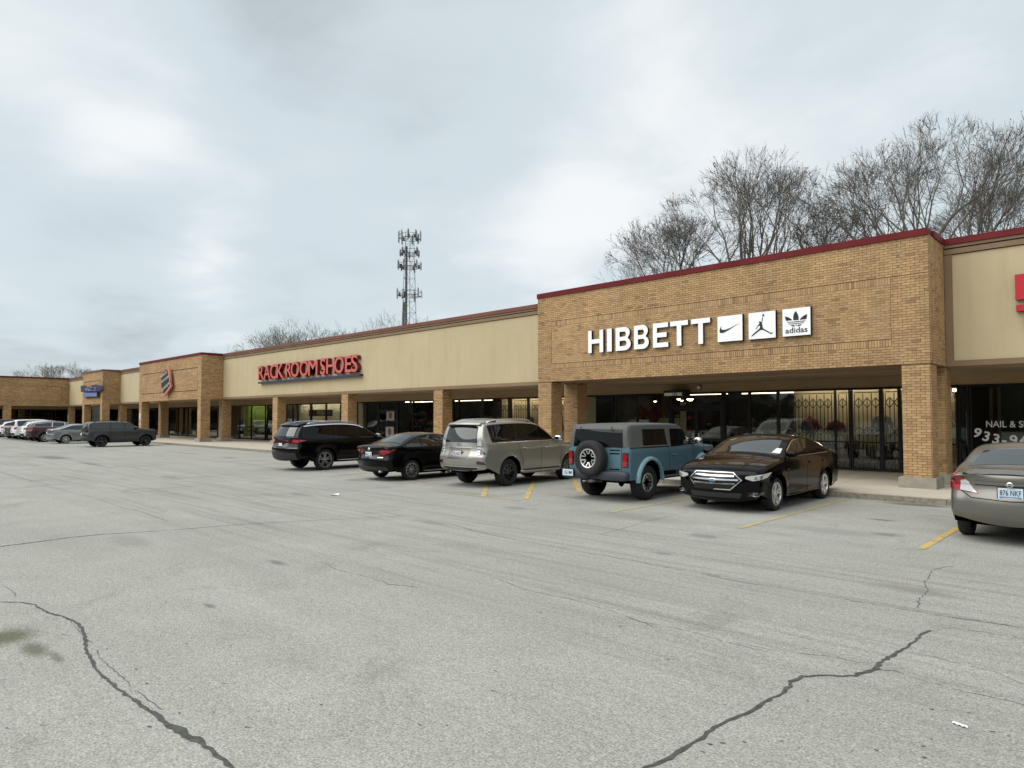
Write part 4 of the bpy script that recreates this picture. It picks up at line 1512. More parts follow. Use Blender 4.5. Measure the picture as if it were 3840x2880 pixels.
def torso(x, y, z, mat, label):
    """headless clothes form on a stand"""
    t_ = thing('clothes_form', label, 'mannequin', (x, y, .13))
    mb = MB().lathe([(.02, z + .62), (.06, z + .60), (.07, z + .55), (.20, z + .50), (.23, z + .40), (.19, z + .2), (.17, z), (.02, z - .02)], 16, 'z', (x, y, 0))
    mb.build('garment', mat, t_, smooth=True, world=True)
    for s in (-1, 1):
        MB().tube([(x + s * .19, y, z + .47), (x + s * .27, y, z + .3), (x + s * .28, y, z + .12)], [.07, .06, .05], 8).build('sleeve', mat, t_, smooth=True, world=True)
    MB().tube([(x, y, .14), (x, y, z)], .02, 6).build('stand', 'black_metal', t_, world=True)
    MB().lathe([(0.01, .16), (.2, .15), (.2, .131), (0.01, .131)], 14, 'z', (x, y, 0)).build('foot', 'black_metal', t_, world=True)


torso(-9.25, YG + .75, 1.35, 'merch_red', 'dark red clothes form at the left of the widest gated pane')
torso(-8.35, YG + .75, 1.25, 'merch_red', 'dark red clothes form at the right of the widest gated pane')
torso(-6.85, YG + .75, 1.45, 'merch_white', 'white clothes form behind the gate two panes from the near pier')
torso(-16.6, YG + .9, 1.85, 'merch_red', 'red clothes form left of its twin in the dark window over the blue off-roader')
torso(-15.9, YG + .9, 1.80, 'merch_red', 'red clothes form nearer the lamps in the dark window over the blue off-roader')
for i, (zx, zy) in enumerate(((565, 760), (1590, 770))):
    d = ray(1800 + zx * .11754, 1480 + zy * .11754)
    t = (YG + .5) / d.y
    x, z = d.x * t, CAM_H + d.z * t
    t_ = thing('display_piece', ('dark rounded display piece, the left one above the tan SUV roof', 'dark rounded display piece nearest the brick tower above the tan SUV roof')[i], 'display', (x, YG + .5, .13))  # dark rounded display piece of unknown kind, its form invented
    MB().blob((x, YG + .5, z - .12), (.24, .22, .24), 2.1, 14, 10).build('topper', 'merch_dark', t_, smooth=True, world=True)
    MB().blob((x, YG + .36, z - .22), (.09, .11, .14), 2, 12, 8).build('tan_front', 'merch_tan', t_, smooth=True, world=True)
    MB().tube([(x, YG + .5, .14), (x, YG + .5, z - .3)], .03, 8).build('post', 'black_metal', t_, world=True)

# black sign board and posters in the red-lettered shop
t_ = thing('window_board', 'long black sign board with faded lettering hung in the pale window', 'sign', (-42.9, YG + .3, 2.2))
MB().box(-44.6, -41.4, YG + .25, YG + .29, 2.02, 2.48).build('board', 'ink_black', t_, world=True)
mb = MB()
rr = random.Random(5)
for k in range(8):
    x = -43.4 + k * .23
    mb.box(x, x + .05, YG + .243, YG + .249, 2.12, 2.38)
    mb.box(x + .05, x + .16, YG + .243, YG + .249, 2.12 + .2 * rr.random(), 2.17 + .2 * rr.random())
mb.build('faded_lettering', 'poster_grey', t_, world=True)
MB().tube([(-44.3, YG + .27, 2.48), (-44.3, YG + .27, 3.0)], .006, 4).build('wire', 'black_metal', t_, world=True)
MB().tube([(-41.7, YG + .27, 2.48), (-41.7, YG + .27, 3.0)], .006, 4).build('wire', 'black_metal', t_, world=True)
for i, (zx0, zx1, z0, z1) in enumerate(((815, 1010, 1.75, 2.35), (800, 1000, .75, 1.35))):
    d0, d1 = ray(1330 + zx0 * .1492, 1540), ray(1330 + zx1 * .1492, 1540)
    xa, xb = d0.x * YG / d0.y, d1.x * YG / d1.y
    t_ = thing('door_poster', ('upper white poster with a brown figure on the glass door', 'lower white poster with a brown figure on the glass door')[i], 'poster', ((xa + xb) / 2, YG - .02, z0))
    MB().box(xa, xb, YG - .046, YG - .034, z0, z1).build('sheet', 'poster_grey', t_, world=True)
    MB().blob(((xa + xb) / 2, YG - .047, (z0 + z1) / 2), ((xb - xa) * .22, .003, (z1 - z0) * .36), 2.5, 14, 8).build('figure', 'poster_brown', t_, world=True)

# address box above the doors, dome camera, wall lamp
t_ = thing('address_box', 'black box with a pale number plate above the glass doors', 'sign', (-14.0, YG - .3, 2.85))
MB().box(-14.55, -13.65, YG - .62, YG - .065, 2.80, 3.02).build('box', 'black_metal', t_, world=True)
MB().box(-14.50, -13.70, YG - .632, YG - .62, 2.80, 2.92).build('plate', 'vinyl_white', t_, world=True)
on_wall('number', fit(text_mesh('number', '186', .004, ['ink_black']), -14.12, -13.9, 2.815, 2.905), t_, YG - .634)
t_ = thing('dome_camera', 'small dome security camera on the canopy panel above the doors', 'camera', (-13.25, YG - .1, 3.15))
MB().lathe([(.10, 0), (.10, -.03), (.085, -.05)], 16, 'y', (-13.25, YG - .02, 3.14)).build('mount', 'black_metal', t_, world=True)
MB().blob((-13.25, YG - .09, 3.13), (.075, .07, .075), 2, 14, 8).build('dome', 'vinyl_white', t_, smooth=True, world=True)
t_ = thing('wall_lamp', 'small lit lamp beside the salon window', 'lamp', (-4.56, YG - .2, 2.75))
MB().box(-4.62, -4.50, YG - .14, YG - .055, 2.70, 2.86).build('housing', 'black_metal', t_, world=True)
MB().blob((-4.56, YG - .17, 2.77), (.05, .05, .05), 2, 12, 8).build('bulb', 'lamp_warm', t_, smooth=True, world=True)
# door and notice strip in the salon
tag(MB().box(-4.33, -4.255, YG + .12, YG + .14, 1.1, 2.1).build('notice_strip', 'poster_grey'), 'tall pale notice strip inside the slim salon pane', 'notice')
tag(MB().box(-4.05, -3.55, YG + .7, YG + 1.1, .135, .95).build('salon_counter', 'poster_grey'), 'pale low counter inside the salon window', 'counter')
# notices taped on far piers
for i, (x, y, z0, z1, lab) in enumerate(((-64.18, YT - .002, 1.3, 2.3, 'white paper notices taped to the left pier of the diamond sign tower'),
                                         (-95.95, YS - .002, 1.2, 2.2, 'white paper notice on the corner pier by the brick wing'),
                                         (-75.9, YS - .002, 1.0, 1.5, 'small red and white notice on the pier by the grey SUV'),
                                         (-25.45, YS - .002, 1.0, 2.3, 'tall white and red poster strip on the pier behind the tan SUV'))):
    t_ = thing('pier_notice', lab, 'notice', (x, y, z0))
    xo = -.17 if i == 3 else 0
    if i == 3:
        MB().box(x - .36, x - .345, y + .1, y + .5, z0, z1).build('sheet', 'paper_white', t_, world=True)
        MB().box(x - .3665, x - .3605, y + .2, y + .4, z0 + .2, z0 + .9).build('print', 'merch_red', t_, world=True)
    else:
        MB().box(x - .13, x + .13, y - .004, y + .008, z0, z1).build('sheet', 'paper_white', t_, world=True)
        MB().box(x - .07, x + .07, y - .0065, y - .004, z0 + .1, z0 + .1 + (z1 - z0) * .4).build('print', 'merch_red' if i == 2 else 'ink_black', t_, world=True)

# ------------------------------------------------------------------ cars
def paint(name, col, metal=0.0, rough=0.35, coat=0.55):
    m = P(name, col, rough, metal, coat)
    bsdf(m).inputs['Coat IOR'].default_value = 1.45
    bsdf(m).inputs['Specular IOR Level'].default_value = 0.1 if max(col) < .02 else 0.2
    return m


paint('paint_black', (0.0012, 0.0012, 0.0014), 0.0, 0.2, .28)
paint('paint_brownblack', (0.0018, 0.0013, 0.0012), 0.0, 0.15, .22)
paint('paint_tan', (0.36, 0.348, 0.315), 0.75, 0.34)
paint('paint_blue', (0.092, 0.175, 0.212), 0.15, 0.38)
paint('paint_blue_light', (0.20, 0.33, 0.37), 0.0, 0.45)
paint('paint_greytan', (0.20, 0.19, 0.168), 0.7, 0.33)
paint('paint_granite', (0.055, 0.057, 0.056), 0.45, 0.36)
paint('paint_steel', (0.25, 0.265, 0.265), 0.75, 0.33)
paint('paint_maroon', (0.060, 0.022, 0.026), 0.35, 0.33)
paint('paint_white', (0.78, 0.78, 0.78), 0.0, 0.35)
paint('paint_silver', (0.50, 0.51, 0.52), 0.6, 0.33)
paint('paint_brown', (0.060, 0.040, 0.036), 0.35, 0.33)
P('hardtop_grey', (0.085, 0.088, 0.084), 0.6)
P('cladding', (0.016, 0.016, 0.017), 0.6)
P('cladding_blue', (0.028, 0.033, 0.046), 0.55)
P('rubber', (0.014, 0.014, 0.0135), 0.8)
P('well_black', (0.004, 0.004, 0.004), 0.95, spec=0.0)
P('glass_dark', (0.003, 0.0035, 0.0035), 0.03, ior=1.36)
P('glass_clear', (0.012, 0.017, 0.016), 0.03, ior=2.3)
P('glass_mid', (0.010, 0.012, 0.011), 0.03, ior=1.75)
P('gloss_black', (0.006, 0.006, 0.007), 0.08)
P('seam', (0.002, 0.002, 0.002), 0.9, spec=0.1)
P('tail_red', (0.30, 0.010, 0.016), 0.12, coat=1.0)
P('tail_dark', (0.055, 0.006, 0.010), 0.12, coat=1.0)
P('lens_clear', (0.62, 0.64, 0.64), 0.12, 0.35, 1.0)
P('lens_grey', (0.28, 0.29, 0.29), 0.12, 0.4, 1.0)
P('alloy', (0.68, 0.68, 0.68), 0.25, 0.9)
P('alloy_mid', (0.33, 0.33, 0.33), 0.3, 0.85)
P('alloy_black', (0.018, 0.018, 0.019), 0.25, 0.3, 1.0)
P('plate', (0.55, 0.66, 0.74), 0.5)
P('plate_white', (0.70, 0.73, 0.75), 0.5)
P('plate_blue', (0.10, 0.22, 0.42), 0.5)
P('plate_ink', (0.02, 0.035, 0.07), 0.5)


def chaikin(p, n=2):
    for _ in range(n):
        q = [p[0]]
        for a, b in zip(p[:-1], p[1:]):
            q.append(tuple(x * .75 + y * .25 for x, y in zip(a, b)))
            q.append(tuple(x * .25 + y * .75 for x, y in zip(a, b)))
        q.append(p[-1])
        p = q
    return p


def clip_poly(poly, a, b):
    """keep the part left of the line a->b"""
    out_ = []
    def s(p):
        return (b[0] - a[0]) * (p[1] - a[1]) - (b[1] - a[1]) * (p[0] - a[0])
    for i in range(len(poly)):
        p, q = poly[i], poly[(i + 1) % len(poly)]
        sp_, sq = s(p), s(q)
        if sp_ >= 0:
            out_.append(p)
        if sp_ * sq < 0:
            t = sp_ / (sp_ - sq)
            out_.append((p[0] + (q[0] - p[0]) * t, p[1] + (q[1] - p[1]) * t))
    return out_


def inside(poly, x, y):
    c = False
    j = len(poly) - 1
    for i in range(len(poly)):
        xi, yi = poly[i]
        xj, yj = poly[j]
        if (yi > y) != (yj > y) and x < (xj - xi) * (y - yi) / (yj - yi) + xi:
            c = not c
        j = i
    return c


def smooth01(t):
    t = max(0.0, min(1.0, t))
    return t * t * (3 - 2 * t)


class Car:
    """body shell grown from a side profile; x forward, y left, z up, origin on the ground mid wheelbase"""

    def __init__(self, name, label, spec, loc, yaw, body, group='cars parked along the shops', cat='car'):
        self.s = s = spec
        self.t = thing(name, label, cat, loc, yaw, group)
        W, wb = s['W'], s['wb']
        P0 = chaikin(s['profile'], 2)
        # resample long stretches
        pr = [P0[0]]
        for a, b in zip(P0[:-1], P0[1:]):
            d = math.dist(a, b)
            k = max(1, int(d / .09))
            for i in range(1, k + 1):
                pr.append((a[0] + (b[0] - a[0]) * i / k, a[1] + (b[1] - a[1]) * i / k))
        self.pr = pr
        n = len(pr)
        self.nrm, self.cr, self.rd = [], [], []
        for i in range(n):
            a, b = pr[max(0, i - 2)], pr[min(n - 1, i + 2)]
            tx, tz = b[0] - a[0], b[1] - a[1]
            l = math.hypot(tx, tz) or 1
            self.nrm.append((tz / l, -tx / l))
        belt = s['belt']
        for i in range(n):
            nx = abs(self.nrm[i][0])
            hi = smooth01((pr[i][1] - belt) / .12)
            e = nx ** 1.4
            ce = s.get('ce', .13) * (1 - hi) + s.get('cg', .07) * hi
            re = s.get('re', .15) * (1 - hi) + s.get('rg', .07) * hi
            self.cr.append(s.get('ct', .04) * (1 - e) + ce * e)
            self.rd.append(s.get('rt', .07) * (1 - e) + re * e)
        for arr in (self.cr, self.rd):
            for _ in range(3):
                c2 = arr[:]
                for i in range(1, n - 1):
                    arr[i] = (c2[i - 1] + 2 * c2[i] + c2[i + 1]) / 4
        E = [(p[0] - q[0] * c, p[1] - q[1] * c) for p, q, c in zip(pr, self.nrm, self.cr)]
        I = [(p[0] - q[0] * r, p[1] - q[1] * r) for p, q, r in zip(E, self.nrm, self.rd)]
        self.E, self.I = E, I
        # side outline with wheel arches
        zs = s['sill']
        Ra = s['arch']
        rw = s['R']
        arcs = []
        for xc in (-wb / 2, wb / 2):
            zc_ = rw + s.get('arch_dz', .01)
            dz = zs - zc_
            a0 = math.asin(max(-1, min(1, dz / Ra)))
            pts = []
            for k in range(19):
                th = math.pi - a0 + (2 * a0 - math.pi) * k / 18
                pts.append((xc + Ra * math.cos(th), zc_ + Ra * math.sin(th) * s.get('arch_sq', 1.0)))
            arcs.append(pts)
        self.arcs = arcs
        bottom = arcs[0] + arcs[1]
        poly = I + bottom
        self.poly = poly
        bv, faces = [], []
        # strip over the top
        M, K = 18, 5
        rows = []
        for i in range(n):
            w = self.Y(*I[i])
            wi = w - self.rd[i]
            row = []
            for k in range(K, -1, -1):
                th = math.pi / 2 * k / K
                row.append((I[i][0] + self.nrm[i][0] * self.rd[i] * math.cos(th), -(wi + self.rd[i] * math.sin(th)), I[i][1] + self.nrm[i][1] * self.rd[i] * math.cos(th)))
            for j in range(1, M):
                u = -1 + 2 * j / M
                c = self.cr[i] * (1 - u * u)
                row.append((E[i][0] + self.nrm[i][0] * c, u * wi, E[i][1] + self.nrm[i][1] * c))
            row += [(x, -y, z) for x, y, z in row[:K + 1][::-1]]
            rows.append(row)
        m_ = len(rows[0])
        for row in rows:
            bv += row
        for i in range(n - 1):
            for j in range(m_ - 1):
                faces.append((i * m_ + j, i * m_ + j + 1, (i + 1) * m_ + j + 1, (i + 1) * m_ + j))
        # side skins
        xs_ = [p[0] for p in poly]
        zs_ = [p[1] for p in poly]
        pts = [Vector(p) for p in poly]
        st = .075
        x = min(xs_) + st * .5
        while x < max(xs_):
            z = min(zs_) + st * .5
            while z < max(zs_):
                if inside(poly, x, z) and all(inside(poly, x + a, z + b) for a, b in ((.03, 0), (-.03, 0), (0, .03), (0, -.03))):
                    pts.append(Vector((x, z)))
                z += st
            x += st
        ed = [(i, (i + 1) % len(poly)) for i in range(len(poly))]
        ov, oe, of, *_r2 = delaunay_2d_cdt(pts, ed, [], 1, 1e-6)
        tri = [f for f in of if inside(poly, sum(ov[i].x for i in f) / len(f), sum(ov[i].y for i in f) / len(f))]
        for sg_ in (1, -1):
            b = len(bv)
            bv += [(p.x, sg_ * self.Y(p.x, p.y), p.y) for p in ov]
            faces += [tuple(b + i for i in (f if sg_ < 0 else f[::-1])) for f in tri]
        mb = MB()
        mb.add(bv, faces)
        self.body = mb.build('body', body, self.t, smooth=True, angle=42, fix=True)
        bm = bmesh.new()
        bm.from_mesh(self.body.data)
        self.bvh = BVHTree.FromBMesh(bm)
        bm.free()
        # dark wheel wells and floor pan
        for arc_ in arcs:
            for sg_ in (1, -1):
                w_ = MB()
                o1 = [(x, sg_ * (self.Y(x, z) - .004), z) for x, z in arc_]
                o2 = [(x, sg_ * (self.Y(x, z) - .34), z) for x, z in arc_]
                k = len(arc_)
                w_.add(o1 + o2, [(i, i + 1, k + i + 1, k + i) for i in range(k - 1)] + [tuple(range(k, 2 * k))])
                w_.build('wheel_well', 'well_black', self.t)
        x0, x1 = min(xs_) + .06, max(xs_) - .06
        fp = MB()
        fp.box(-wb / 2 + Ra + .02, wb / 2 - Ra - .02, -W + .10, W - .10, zs - .05, zs + .12)
        fp.box(x0, -wb / 2 + Ra + .02, -W + .38, W - .38, zs + .02, zs + .16)
        fp.box(wb / 2 - Ra - .02, x1, -W + .38, W - .38, zs + .02, zs + .16)
        fp.build('floor_pan', 'well_black', self.t)

    def split(self, name, cond, mat):
        """move the body faces that meet cond into a part of their own"""
        me = self.body.data
        bm = bmesh.new()
        bm.from_mesh(me)
        vs = [tuple(v.co) for v in bm.verts]
        bm.faces.ensure_lookup_table()
        sel = [f for f in bm.faces if cond(f.calc_center_median())]
        fs = [tuple(v.index for v in f.verts) for f in sel]
        keep = sorted({i for f in fs for i in f})
        mp = {q: i for i, q in enumerate(keep)}
        o = MB().add([vs[i] for i in keep], [tuple(mp[i] for i in f) for f in fs]).build(name, mat, self.t, smooth=True, angle=42)
        bmesh.ops.delete(bm, geom=sel, context='FACES')
        bm.to_mesh(me)
        bm.free()
        return o

    def Y(self, x, z):
        s = self.s
        W = s['W']
        belt = s['belt'] + s.get('belt_k', 0) * x
        y = W
        zm = s.get('zm', .62)
        if z < zm:
            y -= s.get('tuck', .07) * ((zm - z) / zm) ** 2
        elif z < belt:
            y -= s.get('lean', .03) * ((z - zm) / (belt - zm)) ** 2
        if z >= belt:
            d = z - belt
            y -= s.get('lean', .03) + s.get('shoulder', .05) * smooth01(d / .10) + s.get('tumble', .30) * d
        fe, re_ = s['profile'][1][0], s['profile'][-1][0]
        L_ = s.get('tl', 1.1)
        y -= s.get('tf', .07) * max(0, (x - (s['xf'] - L_)) / L_) ** 2
        y -= s.get('tr', .06) * max(0, ((s['xr'] + L_) - x) / L_) ** 2
        # fender bulge and a door crease
        for xc in (-s['wb'] / 2, s['wb'] / 2):
            d = math.hypot(x - xc, z - s['R'])
            y += s.get('flare', .022) * math.exp(-((d - s['arch']) / .09) ** 2)
        for (zc_, amp, wd) in s.get('crease', ()):
            y += amp * math.exp(-((z - zc_ - s.get('crease_k', 0) * x) / wd) ** 2)
        return y

    # --- surface pieces laid on the body
    def _cast(self, o, d):
        h = self.bvh.ray_cast(Vector(o), Vector(d))
        if h[0] is None:
            return None
        n_ = h[1]
        if n_.dot(Vector(d)) > 0:
            n_ = -n_
        return h[0], n_

    def _ray(self, view, a, b):
        if view == 'L':
            return (a, 4, b), (0, -1, 0)
        if view == 'R':
            return (a, -4, b), (0, 1, 0)
        if view == 'rear':
            return (-6, a, b), (1, 0, 0)
        if view == 'front':
            return (6, a, b), (-1, 0, 0)
        if view == 'top':
            return (a, b, 4), (0, 0, -1)
        # corner views: angle in degrees from the nose (+x), a measured across
        ang = rad(view)
        d = Vector((math.cos(ang), math.sin(ang), 0))
        p = Vector((-math.sin(ang), math.cos(ang), 0))
        o = d * 6 + p * a
        return (o.x, o.y, b), (-d.x, -d.y, 0)

    def patch(self, name, view, poly, mat, off=.004, res=.06, parent=None, skirt=.02):
        P2 = []
        for i in range(len(poly)):
            a, b = poly[i], poly[(i + 1) % len(poly)]
            k = max(1, int(math.dist(a, b) / res))
            for j in range(k):
                P2.append((a[0] + (b[0] - a[0]) * j / k, a[1] + (b[1] - a[1]) * j / k))
        nb = len(P2)
        pts = [Vector(p) for p in P2]
        x0, x1 = min(p[0] for p in P2), max(p[0] for p in P2)
        z0, z1 = min(p[1] for p in P2), max(p[1] for p in P2)
        x = x0 + res * .5
        while x < x1:
            z = z0 + res * .5
            while z < z1:
                if inside(P2, x, z) and all(inside(P2, x + a * res * .3, z + b * res * .3) for a, b in ((1, 0), (-1, 0), (0, 1), (0, -1))):
                    pts.append(Vector((x, z)))
                z += res
            x += res
        ed = [(i, (i + 1) % nb) for i in range(nb)]
        ov, oe, of, *_q = delaunay_2d_cdt(pts, ed, [], 1, 1e-6)
        vs, ok = [], []
        low = []
        for p in ov:
            h = self._cast(*self._ray(view, p.x, p.y))
            if h is None:
                vs.append((0, 0, 0))
                low.append((0, 0, 0))
                ok.append(False)
            else:
                q = h[0] + h[1] * off
                vs.append(tuple(q))
                low.append(tuple(h[0] - h[1] * skirt))
                ok.append(True)
        fs = [tuple(f) for f in of if all(ok[i] for i in f) and inside(P2, sum(ov[i].x for i in f) / len(f), sum(ov[i].y for i in f) / len(f))]
        cnt = {}
        for f in fs:
            for a, b in zip(f, f[1:] + f[:1]):
                cnt[(min(a, b), max(a, b))] = cnt.get((min(a, b), max(a, b)), 0) + 1
        used = {}
        b0 = len(vs)
        for (a, b), c in cnt.items():
            if c == 1:
                for q in (a, b):
                    if q not in used:
                        used[q] = len(vs)
                        vs.append(low[q])
                fs.append((a, b, used[b], used[a]))
        keep = sorted({i for f in fs for i in f})
        mp = {q: i for i, q in enumerate(keep)}
        mb = MB()
        mb.add([vs[i] for i in keep], [tuple(mp[i] for i in f) for f in fs])
        return mb.build(name, mat, parent or self.t, smooth=True, angle=50, fix=True)

    def corner(self, name, sg_, pts, mat, off=.012, ang=35, res=.05):
        """piece wrapped round a rear corner: u = 0 at the corner, u > 0 towards the side, u < 0 towards the middle"""
        s = self.s
        v_ = 180 - ang * sg_
        a = rad(v_)
        pc = -math.sin(a) * (s['xr'] + .12) + math.cos(a) * sg_ * (s['W'] - .12)
        return self.patch(name, v_, [(pc - sg_ * u, z) for u, z in pts], mat, off, res)

    def both(self, name, poly, mat, off=.004, res=.06, children=None):
        return [self.patch(name, v, poly, mat, off, res) for v in ('L', 'R')]

    def line(self, name, view, pts, w, mat='seam', off=.003, parent=None):
        res = []
        for a, b in zip(pts[:-1], pts[1:]):
            k = max(1, int(math.dist(a, b) / .05))
            for j in range(k):
                res.append((a[0] + (b[0] - a[0]) * j / k, a[1] + (b[1] - a[1]) * j / k))
        res.append(pts[-1])
        vs, fs = [], []
        for i, p in enumerate(res):
            a, b = res[max(0, i - 1)], res[min(len(res) - 1, i + 1)]
            tx, ty = b[0] - a[0], b[1] - a[1]
            l = math.hypot(tx, ty) or 1
            nx, ny = -ty / l * w / 2, tx / l * w / 2
            for q in ((p[0] + nx, p[1] + ny), (p[0] - nx, p[1] - ny)):
                h = self._cast(*self._ray(view, *q))
                if h is None:
                    return None
                vs.append(tuple(h[0] + h[1] * off))
            if i:
                k = 2 * i
                fs.append((k - 2, k - 1, k + 1, k))
        return MB().add(vs, fs).build(name, mat, parent or self.t)

    def strip(self, name, xa, xb, ua, mat, off=.004, lower=None, ub=None, zmin=None):
        """piece of the over-the-top skin between two x positions (glass across the car); ua/ub: share of the width at each end"""
        zmin = zmin or self.s['belt'] - .12
        idx = [i for i in range(len(self.pr)) if self.pr[i][1] > zmin and min(xa, xb) <= self.pr[i][0] <= max(xa, xb)]
        ub = ub or ua
        vs, fs = [], []
        M = 14
        for k, i in enumerate(idx):
            t = k / max(1, len(idx) - 1)
            um = ua + (ub - ua) * t
            wi = self.Y(*self.I[i]) - self.rd[i]
            for j in range(M + 1):
                u = (-1 + 2 * j / M) * um
                c = self.cr[i] * (1 - u * u) + off
                vs.append((self.E[i][0] + self.nrm[i][0] * c, u * wi, self.E[i][1] + self.nrm[i][1] * c))
        for k in range(len(idx) - 1):
            for j in range(M):
                fs.append((k * (M + 1) + j, k * (M + 1) + j + 1, (k + 1) * (M + 1) + j + 1, (k + 1) * (M + 1) + j))
        return MB().add(vs, fs).build(name, mat, self.t, smooth=True)

    def dlo(self, zb_f, zb_r, d=.10, zcut=None):
        """side glass outline: profile moved inwards, closed along the belt line"""
        pts = [(p[0] - q[0] * d, p[1] - q[1] * d) for p, q in zip(self.pr, self.nrm) if p[1] > self.s['belt']]
        xa, xb = 3.0, -3.0
        k = (zb_f - zb_r) / 3.0

        def zb(x):
            return zb_r + k * (x + 1.5)
        poly = [(xa, zb(xa))] + [p for p in pts] + [(xb, zb(xb))]
        poly = [p for p in pts]
        poly = clip_poly(poly, (-3, zb(-3)), (3, zb(3)))
        return poly

    def windows(self, zb_f, zb_r, cuts, d=.10, gap=.035, mat='glass_dark', rim='gloss_black', rear=None, front=None, mats=None, border=.03):
        """cuts: slanted pillar lines ((x_bottom), (x_top)) from front to rear"""
        base = self.dlo(zb_f, zb_r, d)
        zt_ = max(p[1] for p in base)
        if rear:
            base = clip_poly(base, (rear[1], zt_ + .1), (rear[0], zb_r - .1))
            base = base if len(base) > 2 else self.dlo(zb_f, zb_r, d)
        if front:
            base = clip_poly(base, (front[0], zb_f - .1), (front[1], zt_ + .1))
        self.base = base
        if rim:
            cx_ = sum(p[0] for p in base) / len(base)
            cz_ = sum(p[1] for p in base) / len(base)
            grown = [(p[0] + math.copysign(min(border, abs(p[0] - cx_) * .05), p[0] - cx_), p[1] + (border * .6 if p[1] > cz_ else -border * .5)) for p in base]
            self.both('window_surround', grown, rim, .003)
        edges = [None] + list(cuts) + [None]
        for i in range(len(cuts) + 1):
            p = base
            if edges[i]:
                xb_, xt_ = edges[i]
                p = clip_poly(p, (xt_ - gap, zt_ + .05), (xb_ - gap, zb_r - .05))
                p = [q for q in p]
                # keep the rear side of the front pillar line
                p = clip_poly(base, (xb_ - gap, zb_r - .05), (xt_ - gap, zt_ + .05))
            if edges[i + 1]:
                xb_, xt_ = edges[i + 1]
                p = clip_poly(p, (xt_ + gap, zt_ + .05), (xb_ + gap, zb_r - .05))
            if len(p) > 2:
                self.both('side_window', p, (mats[i] if mats else mat), .007)

    def wheels(self, rim='alloy', style='spoke10', tw=.235, rr=.225):
        s = self.s
        R = s['R']
        key = (R, rim, style, tw, rr)
        ty, rm, br = wheel_meshes(*key)
        for xc in (-s['wb'] / 2, s['wb'] / 2):
            for sg_ in (1, -1):
                y = sg_ * (s['W'] - tw / 2 - s.get('inset', .035))
                w = link('wheel', br, self.t, (xc, y, R), (0, 0, 0 if sg_ > 0 else math.pi))
                link('tyre', ty, w)
                link('rim', rm, w)

    def mirror(self, x, z, mat, y=None, size=(.09, .12, .075), cap=None):
        for sg_ in (1, -1):
            yy = (y or self.Y(x, z) + .12)
            mb = MB().blob((x, sg_ * yy, z), size, 3.0, 16, 10)
            o = mb.build('side_mirror', cap or mat, self.t, smooth=True)
            MB().add([(x - size[0] - .002, sg_ * yy - .085, z - .045), (x - size[0] - .002, sg_ * yy + .085, z - .045), (x - size[0] - .002, sg_ * yy + .085, z + .045), (x - size[0] - .002, sg_ * yy - .085, z + .045)], [(0, 1, 2, 3)]).build('mirror_glass', 'glass_clear', o)
            MB().tube([(x, sg_ * (self.Y(x, z - .05) - .03), z - .05), (x, sg_ * yy, z - .03)], .025, 6).build('mirror_arm', mat, o)

    def handles(self, xs_, z, mat, dz=0):
        for x in xs_:
            for sg_ in (1, -1):
                MB().blob((x, sg_ * (self.Y(x, z) + .018), z), (.11, .018, .018), 3, 12, 6).build('door_handle', mat, self.t, smooth=True)

    def rails(self, xa, xb, y, mat, h=.05, r=.018):
        for sg_ in (1, -1):
            pts = []
            for k in range(13):
                x = xa + (xb - xa) * k / 12
                hit = self._cast((x, sg_ * y, 4), (0, 0, -1))
                pts.append((x, sg_ * y, hit[0].z + h * min(1, min(k, 12 - k) / 1.5) + .004))
            MB().tube(pts, r, 8).build('roof_rail', mat, self.t, smooth=True)

    def plate(self, view, y, z, text=None, w=.305, h=.155, mat='plate', frame='gloss_black', off=.012):
        sgn = -1 if view == 'rear' else 1
        hx = self._cast(*self._ray(view, y, z))[0].x + sgn * off
        fr_ = MB().box(hx - .006, hx + .006, y - w / 2 - .012, y + w / 2 + .012, z - h / 2 - .012, z + h / 2 + .012).build('licence_plate', frame, self.t)
        fx = hx + sgn * .0075
        MB().box(fx - .001, fx + .001, y - w / 2, y + w / 2, z - h / 2, z + h / 2).build('plate_face', mat, fr_)
        MB().box(fx + sgn * .0015 - .0006, fx + sgn * .0015 + .0006, y - w / 2 + .02, y + w / 2 - .02, z - h / 2 + .004, z - h / 2 + .03).build('plate_band', 'plate_blue', fr_)
        if text:
            me = text_mesh('plate_number', text, .002, ['plate_ink'], offset=.01)
            fit(me, -w * .42, w * .42, -h * .22, h * .30)
            o = link('plate_number', me, fr_, (fx + sgn * .003, y, z), (math.pi / 2, 0, -math.pi / 2 if view == 'rear' else math.pi / 2))
        return fr_


_wh = {}


